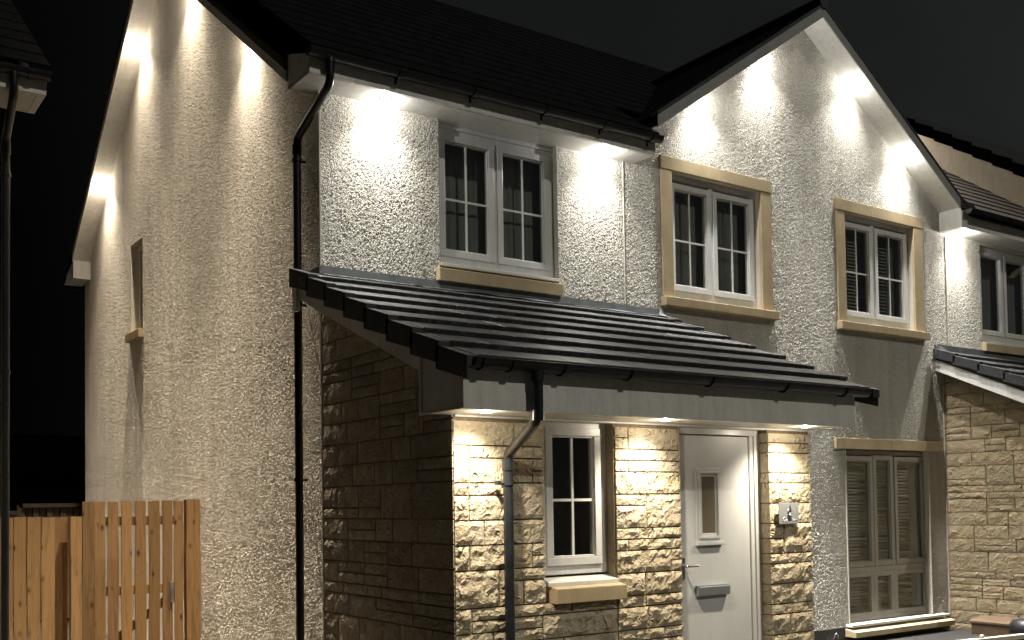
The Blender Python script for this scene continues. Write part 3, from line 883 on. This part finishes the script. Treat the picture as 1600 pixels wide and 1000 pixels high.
# door
yd = PY + .095
dfm = MB(); dfm.box(2.07, 2.135, yd, yd + .07, -1.56, .60); dfm.box(3.03, 3.094, yd, yd + .07, -1.56, .60); dfm.box(2.135, 3.03, yd, yd + .07, .545, .60)
dfm.box(2.985, 3.03, yd + .012, yd + .07, -1.56, .545); dfm.box(2.135, 2.15, yd + .012, yd + .07, -1.56, .545)
dfo = dfm.build("door_frame", upvc_frame, H, bevel=.005)
st_ = MB(); st_.box(2.07, 3.094, PY - .05, yd + .1, G, -1.56); st_.build("door_step", paving_m, H, bevel=.01)
dl = MB(); dl.box(2.150, 2.978, yd + .022, yd + .066, -1.555, .538)
door = dl.build("door", door_m, H, bevel=.004, label="white front door with a slim glazed panel and letter plate")
# glazed cassette
gc = MB(); a, b, c, d = 2.355, 2.635, -.31, .275
for k, (o_, yy) in enumerate(((0, .010), (.022, .001), (.044, .014))):
    w_ = .022
    gc.box(a + o_, b - o_, yd + yy, yd + .03, c + o_, c + o_ + w_); gc.box(a + o_, b - o_, yd + yy, yd + .03, d - o_ - w_, d - o_)
    gc.box(a + o_, a + o_ + w_, yd + yy + .0005, yd + .03, c + o_ + w_, d - o_ - w_); gc.box(b - o_ - w_, b - o_, yd + yy + .0005, yd + .03, c + o_ + w_, d - o_ - w_)
gc.box(a - .01, b + .01, yd - .008, yd + .03, c - .03, c - .002)
gc.build("door_glazing_frame", door_m, door, bevel=.003)
gp = MB(); gp.box(a + .06, b - .06, yd + .018, yd + .0215, c + .06, d - .06); 
_m, _nt, _b, _o = new_mat("frosted_door_glass"); _b.inputs["Base Color"].default_value = (.16, .135, .095, 1); _b.inputs["Roughness"].default_value = .12
gp.build("pane", _m, door)
lp = MB(); lp.box(2.335, 2.690, yd - .012, yd + .03, -.740, -.655); lp.prism([(2.34, yd - .020, -.735), (2.34, yd - .012, -.735), (2.34, yd - .012, -.662), (2.34, yd - .026, -.668)], (.345, 0, 0))
lp.build("letter_plate", plate_m, door, bevel=.004)
hn = MB(); hn.tube([(2.20, yd + .03, -.495), (2.20, yd - .035, -.495), (2.215, yd - .045, -.495), (2.31, yd - .045, -.495)], .010, 10); hn.box(2.18, 2.215, yd + .012, yd + .024, -.60, -.43)
hn.build("handle", chrome_m, door, bevel=.002)

# porch soffit, fascia, box end
XL, XR, YF = -.227, 3.594, -2.44
m_ = MB(); m_.box(XL, XR, YF, PY + .03, ZP, ZP + .012); m_.build("soffit", upvc, H)
m_ = MB(); m_.box(.01, XR, PY - .016, PY + .10, ZP - .014, ZP - .0005); m_.build("soffit_trim", upvc, H, bevel=.003)
m_ = MB(); m_.box(XL, XR, YF - .016, YF, ZP - .010, .925); m_.build("fascia", upvc, H, bevel=.003)
m_ = MB(); m_.prism([(XL, YF, ZP - .006), (XL, -1.965, ZP - .006), (XL, -1.965, 1.0), (XL, YF, .86)], (.014, 0, 0)); m_.box(XL - .008, XL + .005, -1.97, -1.945, ZP - .012, 1.02)
m_.box(XL + .014, .0, -1.965, -1.95, ZP, .98); m_.box(XL - .006, XL, YF, -1.97, ZP - .010, ZP + .006)
m_.build("box_end", upvc, H, bevel=.002)
# bargeboard of lean-to
LS = .417
def zroof(y): return 1.905 + LS * y               # underside reference of tiles at the top
m_ = MB(); m_.prism([(-.205, .0, 1.70), (-.205, -1.95, .867), (-.205, -1.95, 1.06), (-.205, .0, 1.87)], (.018, 0, 0)); 
m_.build("bargeboard", upvc, H, bevel=.002, label="porch bargeboard under the stepped verge caps")
m_ = MB(); m_.prism([(-.187, -.001, 1.70), (-.187, -1.945, .915), (-.187, -1.945, .93), (-.187, -.001, 1.715)], (.187, 0, 0)); m_.build("verge_soffit", upvc, H)
m_ = MB(); m_.box(-.225, -.19, -.012, .06, 1.60, 1.86); m_.build("bargeboard_end", upvc, H)
# roof deck under the tiles
m_ = MB(); m_.prism([(-.19, -.002, 1.84), (-.19, -2.42, .86), (-.19, -2.42, .84), (-.19, -.002, 1.80)], (3.95, 0, 0)); deck = m_.build("porch_roof", cap_m, H)
# tiles
cr = .3205; tw = .298
def tile_mesh(w, l=.40, th=.036):
    m_ = MB()
    m_.box(.002, w - .002, 0, l, 0, th)
    me = bpy.data.meshes.new("roof_tile"); me.from_pydata(m_.v, [], m_.f)
    bm = bmesh.new(); bm.from_mesh(me)
    bmesh.ops.recalc_face_normals(bm, faces=bm.faces)
    es = [e for e in bm.edges if e.calc_length() > .1]
    bmesh.ops.bevel(bm, geom=es, offset=.004, segments=1, affect='EDGES')
    bm.to_mesh(me); bm.free(); me.materials.append(tile_m); return me
tm = tile_mesh(tw); tmh = tile_mesh(tw / 2 - .004)
pitch = math.atan(LS)
for k in range(8):
    yn = -2.515 + k * cr                          # nose position
    zn = .885 + (yn + 2.515) * .409 + .003
    x = -.16 + (0 if k % 2 else -tw / 2)
    if k % 2 == 0: x = -.16 - tw / 2
    while x < 3.79:
        x0_, me = x, tm
        if x < -.17: x0_, me = -.16, tmh
        if x0_ + (tw if me is tm else tw / 2) > 3.82 :
            me = tmh
        o = bpy.data.objects.new("roof_tile", me); COL.objects.link(o)
        put(o, deck, (x0_, yn, zn))
        o.rotation_euler = (pitch - .100 + random.uniform(-.006, .004), random.uniform(-.003, .003), random.uniform(-.004, .004))
        x += tw
# verge caps, each its own part, left and right
for k in range(8):
    yn = -2.53 + k * cr; zn = .898 + (yn + 2.53) * LS
    for side_ in (0, 1):
        m_ = MB(); L = cr + .035
        xo = -.250 if side_ == 0 else 3.792
        za = zn; zb_ = zn + L * LS - .028
        th = .150
        m_.prism([(xo, yn, za - th + .02), (xo, yn + L, zb_ - th), (xo, yn + L, zb_ + .004), (xo, yn, za + .012)], (.016 if side_ == 0 else .014, 0, 0))
        xi = xo if side_ == 0 else xo - .06
        m_.prism([(xi, yn, za + .002), (xi, yn + L, zb_ - .006), (xi, yn + L, zb_ + .006), (xi, yn, za + .014)], (.085, 0, 0))
        m_.box(xi, xi + .085, yn - .004, yn + .008, za - .055, za + .012)
        m_.build("verge_cap", cap_m, H, bevel=.003)
# lead flashing
m_ = MB()
n = 60
for i in range(n):
    xa = -.02 + 3.86 * i / n; xb_ = -.02 + 3.86 * (i + 1) / n
    f = lambda x: .004 * noise.noise(Vector((x * 3, 0, 0)))
    zt = 1.992
    k = len(m_.v)
    for x in (xa, xb_):
        m_.v += [(x, -.018, zt + f(x)), (x, -.022, 1.925 + f(x)), (x, -.085, 1.912 + 2 * f(x + 5)), (x, -.150, 1.893 + 2 * f(x + 9))]
    for q in range(3):
        m_.f.append((k + q, k + 4 + q, k + 5 + q, k + 1 + q))
fl = m_.build("lead_flashing", lead_m, H, smooth=True)
m_ = MB(); m_.box(-.014, .0, -.02, .16, 1.84, 1.985); m_.box(-.23, -.014, -.02, .004, 1.84, 1.90); m_.build("lead_flashing", lead_m, H)
m_ = MB()     # folded lead corner at the right
m_.prism([(3.80, -.02, 1.985), (3.86, -.03, 1.93), (3.90, -.09, 1.875), (3.84, -.16, 1.85), (3.70, -.10, 1.90)], (.0, -.012, .012)); m_.build("lead_fold", lead_m, H, bevel=.004)

# porch gutter and pipe
gutter(H, -.205, 3.66, YF - .016, .895, r=.058, brackets=(-.13, .09, .50, 1.073, 1.852, 2.655, 3.363))
pipe(H, [(.298, -2.515, .85), (.298, -2.515, .545), (.392, -2.05, .345), (.39, -2.05, .25), (.385, -2.05, G + .03)], .034,
     [((.388, -2.05, .15), (-.01, .07, 0))], [((.298, -2.515, .78), (.298, -2.515, .86)), ((.391, -2.05, .31), (.39, -2.05, .235)), ((.298, -2.515, .60), (.298, -2.51, .535))])
cp = MB(); cp.tube([(.355, -2.06, .152), (.31, -2.045, .152)], .010, 8); cp.box(.30, .325, -2.06, -2.02, .138, .166); cp.build("pipe_clip", pipe_m, H)

# --- downlights
NEU = (1.0, 0.975, 0.93); WRM = (1.0, 0.88, 0.69); GAB = (1.0, 0.86, 0.69)
for x in (.547, 2.989):
    downlight(H, (x, -.150, ZE - .001), col=NEU, wide=62, narrow=50, tilt=(0, .12, 0), halo=11)
nr = Vector((0, SL, -1)).normalized(); nb = Vector((0, -.785, -1)).normalized()
for y in (1.43, 3.07):
    downlight(H, (-.13, y, zf + SL * y - .002), nrm=nr, col=GAB, wide=80, narrow=68, tilt=(.15, -.5, -.6), halo=9)
for y in (4.934, 6.569):
    downlight(H, (-.13, y, APZ - .785 * (y - APY) - .002), nrm=nb, col=GAB, wide=80, narrow=68, tilt=(.15, .5, -.6), halo=9)
nl = Vector((.677, 0, -1)).normalized(); nrr = Vector((-.671, 0, -1)).normalized()
for x in (4.39, 5.387):
    downlight(H, (x, -.15, AZ - (AX - x) * .677 - .002), nrm=nl, col=NEU, wide=66, narrow=70, tilt=(-.4, .12, -.5), halo=9)
for x in (7.009, 8.006):
    downlight(H, (x, -.15, AZ - (x - AX) * .674 - .002), nrm=nrr, col=NEU, wide=66, narrow=56, tilt=(.4, .12, -.5), halo=9)
for x in (.062, 1.633, 3.19):
    downlight(H, (x, -2.28, ZP - .001), col=WRM, wide=68, narrow=11, tilt=(0, .42, 0), halo=3.4, r=.036, wide_deg=108, narrow_deg=85)

# --- plaque and outside tap
pq = MB(); pq.box(3.144, 3.390, -2.0300, -2.024, -.186, -.010)
po = pq.build("house_plaque", greybox_m, None, bevel=.003)
tag(po, "small square grey plaque with a dark figure and white script by the front door", "sign")
dk = plain("plaque_dark_print", (.03, .035, .05), .3); wh = plain("plaque_white_print", (.8, .8, .8), .5)
yq = -2.0315
fg = MB()
fg.prism([(3.246, yq, -.160), (3.296, yq, -.160), (3.298, yq, -.120), (3.286, yq, -.112), (3.250, yq, -.112), (3.244, yq, -.125)], (0, .0015, 0))
fg.prism([(3.250, yq, -.106), (3.278, yq, -.106), (3.300, yq, -.080), (3.293, yq, -.060), (3.282, yq, -.025), (3.270, yq, -.055), (3.266, yq, -.085), (3.248, yq, -.090)], (0, .0015, 0))
fg.build("printed_figure", dk, po)
fg = MB(); fg.prism([(3.248, yq - .001, -.078), (3.272, yq - .001, -.072), (3.264, yq - .001, -.060), (3.251, yq - .001, -.064)], (0, .0015, 0)); fg.prism([(3.266, yq - .001, -.110), (3.290, yq - .001, -.118), (3.286, yq - .001, -.094), (3.274, yq - .001, -.090)], (0, .0015, 0))
def stroke(pts):
    for a, b in zip(pts[:-1], pts[1:]):
        fg.tube([(3.144 + a[0] * .246, yq, -.186 + a[1] * .176), (3.144 + b[0] * .246, yq, -.186 + b[1] * .176)], .0028, 5)
stroke([(.30, .30), (.24, .33), (.19, .25), (.20, .15), (.27, .13), (.30, .22), (.25, .22)])
stroke([(.40, .22), (.34, .20), (.34, .13), (.41, .14), (.41, .21)])
stroke([(.68, .26), (.72, .14), (.76, .22), (.80, .14)])
stroke([(.82, .20), (.90, .19)])
fg.build("printed_script", wh, po)
tp = MB(); tp.tube([(6.40, .02, -1.60), (6.40, -.05, -1.60), (6.40, -.07, -1.575), (6.41, -.075, -1.545), (6.44, -.075, -1.53), (6.46, -.075, -1.55), (6.462, -.075, -1.59)], .010, 8)
to = tp.build("garden_tap", chrome_m, None, smooth=True); tag(to, "small curved metal tap on the dark base course left of the living room window", "tap")

# ================================================================== NEIGHBOUR HOUSE (attached, right)
H2 = thing("neighbour_house", (12, 0, G), "attached neighbouring house with buff stone porch side wall, cut off by the right edge", "house")
def in_n(U, V): return rects_out(U, V, [(9.815, 11.2, 2.05, 3.5)])
sheet("front_wall", rough_m, H2, 9.0, 11.6, 1.6, 3.47, .0135, in_n, lambda u, v: np.stack([u, np.zeros_like(u), v], 1))
m_ = MB(); wall_pieces(m_, 9.0, 13.2, G, 3.6, [(9.83, 11.18, 2.13, 3.45)], .012, .3); m_.build("inner_wall", render_flat, H2)
window(H2, 9.83, 11.17, 2.135, 3.45, yf, [(9.865, 10.47, 2.245, 3.39), (10.505, 11.11, 2.245, 3.39)], back=curtain_m, bars=False, label="white casement window under the neighbour's eave")
m_ = MB(); m_.prism([(9.79, -.062, 2.10), (9.79, .09, 2.135), (9.79, .09, 2.0), (9.79, -.062, 1.99)], (1.39, 0, 0)); m_.build("sill", cast_m, H2, bevel=.004)
ZN = 3.488
m_ = MB(); m_.box(8.882, 13.15, -.306, .01, ZN, ZN + .012); m_.build("soffit", upvc, H2)
m_ = MB(); m_.box(8.85, 13.15, -.322, -.306, ZN - .008, 3.70); m_.build("fascia", upvc, H2, bevel=.002)
gutter(H2, 8.90, 13.15, -.325, 3.70, brackets=(9.8, 10.6, 11.4))
stepped_slope("roof", H2, (9.0, -.40, 3.595), (13.2, -.40, 3.595), upf, Lf * 0.98, None)
stepped_slope("rear_roof", H2, (9.0, 8.2, 3.30), (13.2, 8.2, 3.30), upb, math.hypot(4.17, 4.17 * .785) * .985, None)
downlight(H2, (9.195, -.155, ZN - .001), col=NEU, wide=62, narrow=50, tilt=(0, .12, 0), halo=11)
# porch side wall of the neighbour
XN = 8.837
m_ = MB(); m_.prism([(XN + .012, -2.0, G), (XN + .012, -.002, G), (XN + .012, -.002, 1.83), (XN + .012, -2.0, .93)], (.12, 0, 0)); nw = m_.build("porch_side_wall", mortar_m, H2)
def on_n(u, v): return (XN, -u, v)
def allow_n(i, j):
    z = G + (j + 1) * UNIT; u = (i + .5) * du
    return z < 1.86 - .47 * u
st0 = random.getstate(); random.seed(21)
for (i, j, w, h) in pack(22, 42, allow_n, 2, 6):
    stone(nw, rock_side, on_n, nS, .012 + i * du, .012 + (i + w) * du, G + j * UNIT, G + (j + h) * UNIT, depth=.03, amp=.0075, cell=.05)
random.setstate(st0)
m_ = MB(); m_.box(XN - .006, XN + .006, -.012, .0, G + .18, 1.75); m_.build("corner_bead", render_flat, H2)
m_ = MB(); m_.box(XN, 8.9, -2.0, -.001, G, -1.7); m_.build("base_course", plinth_m, H2)
# lean-to roof of the neighbour
m_ = MB(); m_.prism([(8.69, .0, 1.66), (8.69, -1.95, .75), (8.69, -1.95, .90), (8.69, .0, 1.80)], (.018, 0, 0)); m_.build("bargeboard", upvc, H2, bevel=.002)
m_ = MB(); m_.prism([(8.70, -.002, 1.84), (8.70, -2.42, .76), (8.70, -2.42, .72), (8.70, -.002, 1.80)], (4, 0, 0)); dk2 = m_.build("porch_roof", cap_m, H2)
LS2 = .446
p2 = math.atan(LS2)
for k in range(8):
    yn = -2.515 + k * cr; zn = .80 + (yn + 2.515) * LS2 + .003
    for i in range(9):
        o = bpy.data.objects.new("roof_tile", tm); COL.objects.link(o); put(o, dk2, (8.74 + i * tw - (0 if k % 2 else .0), yn, zn))
        o.rotation_euler = (p2 - .100, 0, random.uniform(-.004, .004))
    m_ = MB(); L = cr + .03; yn -= .015; zz = zn + .03
    m_.prism([(8.655, yn, zz - .11), (8.655, yn + L, zz + L * LS2 - .14), (8.655, yn + L, zz + L * LS2 - .022), (8.655, yn, zz + .010)], (.016, 0, 0))
    m_.prism([(8.655, yn, zz), (8.655, yn + L, zz + L * LS2 - .034), (8.655, yn + L, zz + L * LS2 - .022), (8.655, yn, zz + .012)], (.09, 0, 0))
    m_.build("verge_cap", cap_m, H2, bevel=.003)
m_ = MB(); m_.box(8.72, 12.0, -.024, -.012, 1.90, 2.0); m_.build("lead_flashing", lead_m, H2)
m_ = MB(); m_.prism([(8.63, -.02, 1.99), (8.74, -.02, 1.985), (8.86, -.05, 1.93), (8.80, -.07, 1.84), (8.70, -.05, 1.80), (8.65, -.03, 1.86)], (0, -.02, 0)); m_.build("lead_fold", lead_m, H2, bevel=.006)
m_ = MB(); m_.box(8.69, 12.5, -2.44, -2.42, .5, .80); m_.build("fascia", upvc, H2)

# ================================================================== FAR GABLE HOUSE
H3 = thing("house", (16, 2, G), "far house at right whose beige gable wall rises above the neighbour's low roof", "house")
def z3(y): return 6.37 - .703 * (2.70 - y)
ry = 4.4
m_ = MB(); m_.prism([(13.2, -1.0, G), (13.2, 9.8, G), (13.2, 9.8, z3(-1.0)), (13.2, ry, z3(ry)), (13.2, -1.0, z3(-1.0))], (6, 0, 0)); m_.build("wall", render_flat, H3)
m_ = MB(); m_.prism([(12.96, -1.2, z3(-1.2)), (12.96, ry, z3(ry)), (12.96, ry, z3(ry) + .012), (12.96, -1.2, z3(-1.2) + .012)], (.26, 0, 0)); m_.build("rake_soffit", upvc, H3)
m_ = MB()
yy = -1.2
while yy < ry:                                   # stepped verge tiles along the rake
    ye = min(ry, yy + .34)
    m_.prism([(12.92, yy, z3(yy) + .0), (12.92, ye, z3(ye) - .03), (12.92, ye, z3(ye) + .17), (12.92, yy, z3(yy) + .22)], (.1, 0, 0)); yy += .34
m_.build("verge_tiles", cap_m, H3)
m_ = MB(); m_.prism([(13.0, -1.2, z3(-1.2) + .05), (13.0, ry, z3(ry) + .05), (13.0, ry, z3(ry) + .18), (13.0, -1.2, z3(-1.2) + .18)], (6.2, 0, 0)); 
m_.prism([(13.0, ry, z3(ry) + .05), (13.0, 10.0, z3(-1.2) + .05), (13.0, 10.0, z3(-1.2) + .18), (13.0, ry, z3(ry) + .18)], (6.2, 0, 0)); m_.build("roof", tile_m, H3)
for y in (.1, 3.35):  # unseen downlights, added to light this gable wall
    downlight(H3, (13.07, y, z3(y) - .004), nrm=nr, col=GAB, wide=3, narrow=170, narrow_deg=165, tilt=(.3, -.3, -.6), halo=0)

# ================================================================== LEFT NEIGHBOUR HOUSE
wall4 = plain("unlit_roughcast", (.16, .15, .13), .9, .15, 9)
H4 = thing("neighbour_house", (-5, 4, G), "dark house at the far left edge, only its boxed eave corner and downpipe in view", "house")
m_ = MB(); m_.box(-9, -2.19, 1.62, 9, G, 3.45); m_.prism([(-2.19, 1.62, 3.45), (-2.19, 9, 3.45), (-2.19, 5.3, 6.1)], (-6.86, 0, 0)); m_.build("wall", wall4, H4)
m_ = MB(); m_.box(-9, -1.868, 1.28, 1.75, 3.455, 3.467); s4 = m_.build("soffit", upvc, H4)
m_ = MB(); m_.box(-1.93, -1.868, 1.28, 1.75, 3.449, 3.4549); m_.box(-9, -1.93, 1.28, 1.31, 3.449, 3.4549); m_.box(-9, -1.93, 1.72, 1.75, 3.449, 3.4549); m_.build("soffit_trim", upvc, s4)
m_ = MB(); m_.box(-9, -1.868, 1.262, 1.28, 3.447, 3.61); m_.build("fascia", upvc, H4, bevel=.002)
m_ = MB(); m_.prism([(-1.882, 1.28, 3.46), (-1.882, 1.75, 3.46), (-1.882, 1.75, 3.78), (-1.882, 1.28, 3.63)], (.014, 0, 0)); m_.box(-2.14, -1.883, 1.738, 1.75, 3.46, 3.7); m_.build("box_end", upvc, H4)
stepped_slope("roof", H4, (-9, 1.18, 3.65), (-1.85, 1.18, 3.65), upf, 5.1, None)
stepped_slope("rear_roof", H4, (-9, 9.4, 3.65), (-1.85, 9.4, 3.65), Vector((0, -1, SL)).normalized(), 5.1, None)
for (ya, za, yb_, zb_) in ((1.75, 3.52, 5.3, 6.13), (5.3, 6.13, 8.85, 3.52)):
    m_ = MB(); m_.prism([(-1.885, ya, za), (-1.885, yb_, zb_), (-1.885, yb_, zb_ + .2), (-1.885, ya, za + .2)], (.016, 0, 0)); m_.build("bargeboard", upvc, H4)
    m_ = MB(); m_.prism([(-2.15, ya, za), (-2.15, yb_, zb_), (-2.15, yb_, zb_ + .012), (-2.15, ya, za + .012)], (.265, 0, 0)); m_.build("rake_soffit", upvc, H4)
    m_ = MB(); m_.prism([(-1.93, ya, za + .16), (-1.93, yb_, zb_ + .16), (-1.93, yb_, zb_ + .25), (-1.93, ya, za + .25)], (.07, 0, 0)); m_.build("verge_capping", cap_m, H4)
gutter(H4, -9, -1.85, 1.262, 3.60, brackets=(-2.6, -2.0))
pipe(H4, [(-2.125, 1.20, 3.56), (-2.125, 1.20, 3.38), (-2.085, 1.80, 3.22), (-2.085, 1.82, 3.1), (-2.085, 1.85, G)], .034,
     [((-2.085, 1.82, 2.9), (-.06, 0, 0)), ((-2.085, 1.84, 1.2), (-.06, 0, 0))], [((-2.085, 1.81, 3.18), (-2.085, 1.82, 3.08))], gutter_m)

# ================================================================== FENCE AND GATE
FY = 3.0
def pxx(px): return float(np.interp(px, [0, 20, 41, 63, 85, 109, 127, 146, 164, 186, 207, 228, 250, 268, 288, 310],
                                    [-1.936, -1.823, -1.704, -1.576, -1.447, -1.305, -1.196, -1.08, -.968, -.83, -.697, -.561, -.417, -.297, -.163, -.012]))
def board(parent, xa, xb, y, zt, name="board", z0=G + .04, th=.019, mat=wood_m):
    m_ = MB(); e = .0; n = 9
    # slightly bowed edges
    ph = random.random() * 9
    L = []; Rr = []
    for i in range(n + 1):
        z = z0 + (zt - z0) * i / n
        w1 = .0025 * math.sin(z * 5 + ph) + random.uniform(-.0012, .0012); w2 = .0025 * math.sin(z * 4 + ph * 2) + random.uniform(-.0012, .0012)
        L.append((xa + w1, z)); Rr.append((xb + w2, z))
    for i in range(n):
        k = len(m_.v)
        (a, z1_), (b, z2_) = L[i], L[i + 1]; (c, _), (d, _) = Rr[i], Rr[i + 1]
        m_.v += [(a, y, z1_), (c, y, z1_), (d, y, z2_), (b, y, z2_), (a, y + th, z1_), (c, y + th, z1_), (d, y + th, z2_), (b, y + th, z2_)]
        m_.f += [(k, k + 1, k + 2, k + 3), (k + 5, k + 4, k + 7, k + 6), (k + 1, k + 5, k + 6, k + 2), (k + 4, k, k + 3, k + 7)]
        if i == 0: m_.f.append((k, k + 4, k + 5, k + 1))
        if i == n - 1: m_.f.append((k + 3, k + 2, k + 6, k + 7))
    o = m_.build(name, mat, parent)
    C = Vector(((xa + xb) / 2, y, z0))
    for v in o.data.vertices: v.co -= C
    put(o, parent, C)
    return o
FN = thing("timber_fence", (-1.7, FY, G), "lower section of vertical softwood boards left of the taller gate", "fence")
xs = [(-2.12, -1.945), (pxx(0), pxx(20)), (pxx(21.5), pxx(41)), (pxx(43), pxx(63)), (pxx(65), pxx(85.5))]
for a, b in xs: board(FN, a, b, FY + random.uniform(-.003, .003), -.045 + random.uniform(-.006, .004))
board(FN, pxx(87.5), pxx(110), FY + .13, -.047)
board(FN, pxx(109.5), pxx(127), FY - .04, -.047, th=.08)
for z in (-.35, -.95, -1.45):
    m_ = MB(); m_.box(-2.12, pxx(86), FY + .024, FY + .07, z - .04, z + .04); m_.build("rail", wood_m, FN)
GT = thing("timber_gate", (-.6, FY, G), "taller softwood gate of vertical boards with light showing through the gaps, beside the gable wall", "gate")
gx = [(127.5, 146), (147, 163.5), (167.5, 184), (188.5, 205), (210, 227), (231.5, 248.5), (253, 268), (271, 285)]
for a, b in gx:
    board(GT, pxx(a), pxx(b), FY - .03 + random.uniform(-.003, .003) - (.012 if a < 140 else 0), .103 + random.uniform(-.006, .003))
board(GT, pxx(288.5), pxx(310), FY - .06, .112, name="post", th=.09)
for z in (-.10, -.80, -1.45):
    m_ = MB(); m_.box(pxx(140), pxx(286), FY - .008, FY + .035, z - .045, z + .045); m_.build("rail", wood_m, GT)
m_ = MB(); a0, a1 = Vector((pxx(168), FY + .012, -1.40)), Vector((pxx(282), FY + .012, -.86)); m_.prism([a0, a1, a1 + Vector((0, 0, .10)), a0 + Vector((0, 0, .10))], (0, .022, 0)); m_.build("brace", wood_m, GT)
lt = MB(); lt.box(-.325, -.290, FY - .052, FY - .034, -.945, -.730); lt.tube([(-.308, FY - .052, -.80), (-.308, FY - .066, -.80)], .010, 8); lt.tube([(-.308, FY - .066, -.79), (-.308, FY - .066, -.90)], .006, 8)
lt.build("latch", steel_m, GT, bevel=.002)
for zz in (-.755, -.92):
    m_ = MB(); m_.tube([(-.308, FY - .053, zz), (-.308, FY - .057, zz)], .006, 8); m_.build("screw", steel_m, GT)

BF = thing("timber_fence", (-.3, 9, G), "dark boarded fence panel with a pale capping seen over the lower fence", "fence")
x = -.70; i = 0
while x < .9:
    board(BF, x, x + .085, 9 + (.02 if i % 2 else 0), .07, mat=wood_old); x += .098; i += 1
m_ = MB(); m_.box(-.66, .9, 8.95, 9.06, .075, .135); m_.build("capping", wood_old, BF)
m_ = MB(); m_.box(-.735, -.705, 8.96, 9.06, G, .11); m_.build("post", wood_old, BF)
x = -1.8
while x < -.76:
    board(BF, x, x + .085, 9, -.04, mat=wood_old); x += .098
m_ = MB(); m_.box(-1.9, -.74, 8.95, 9.06, -.035, .03); m_.build("capping", wood_old, BF)

# distant dark house with two faintly lit windows
DH = thing("distant_house", (8, 66, G), "barely visible distant house with two faint window lights above the back fence", "house")
m_ = MB(); m_.box(-14, 20, 62, 70, G, 2.2); m_.prism([(-14, 61.5, 2.2), (-14, 70.5, 2.2), (-14, 66, 5.2)], (34, 0, 0)); m_.build("wall", far_m, DH)
m_ = MB(); m_.box(13.05, 13.75, 61.95, 61.99, .10, .55) ; m_.build("window", farwin_m, DH)
m_ = MB(); m_.box(13.9, 14.15, 61.95, 61.99, -.05, .55) ; m_.build("window", farwin_m, DH)

# ================================================================== SMALL THINGS BOTTOM RIGHT
MX = 8.55
mb_ = MB(); mb_.box(MX, 8.81, -.99, -.46, G, -1.515)
mo = thing("meter_box", (8.68, -.72, G), "low brown plastic meter box against the neighbour's buff stone wall", "meter box")
mb_.build("box", meter_m, mo, bevel=.008)
m_ = MB(); m_.prism([(MX - .012, -1.0, -1.535), (MX - .012, -1.0, -1.505), (MX + .02, -1.0, -1.49), (8.81, -1.0, -1.455), (8.81, -1.0, -1.535)], (0, .55, 0)); m_.build("lid", meter_m, mo, bevel=.005)
bp = MB(); k = 20; prof = [(.0, -1.66), (.17, -1.66), (.20, -1.60), (.20, -1.52), (.16, -1.47), (.10, -1.455), (0, -1.45)]
for (rr, z) in prof:
    for j in range(k):
        a = 2 * math.pi * j / k; bp.v.append((8.50 + rr * math.cos(a), -1.19 + rr * math.sin(a), z + .03))
for q in range(len(prof) - 1):
    for j in range(k):
        bp.f.append((q * k + j, q * k + (j + 1) % k, (q + 1) * k + (j + 1) % k, (q + 1) * k + j))
bp = bp.build("black_tub", black_m, None, smooth=True); tag(bp, "rounded black rubber tub at the right edge beside the brown meter box", "tub")
rl = thing("low_rail", (7.4, -1.6, G), "low pale rail with a small round knob at the bottom right corner", "rail")
m_ = MB(); m_.prism([(6.40, -1.62, -1.51), (8.4, -1.62, -1.56), (8.4, -1.62, -1.51), (6.40, -1.62, -1.458)], (0, .06, 0)); m_.build("bar", pale_m, rl, bevel=.004)
m_ = MB(); m_.box(6.6, 6.66, -1.61, -1.57, G, -1.56); m_.build("leg", pale_m, rl); m_ = MB(); m_.box(8.2, 8.26, -1.61, -1.57, G, -1.54); m_.build("leg", pale_m, rl)
m_ = MB(); m_.tube([(6.84, -1.59, -1.475), (6.84, -1.59, -1.455), (6.84, -1.59, -1.44), (6.84, -1.59, -1.43)], [.012, .022, .018, .004], 10); m_.build("knob", pale_m, rl, smooth=True)
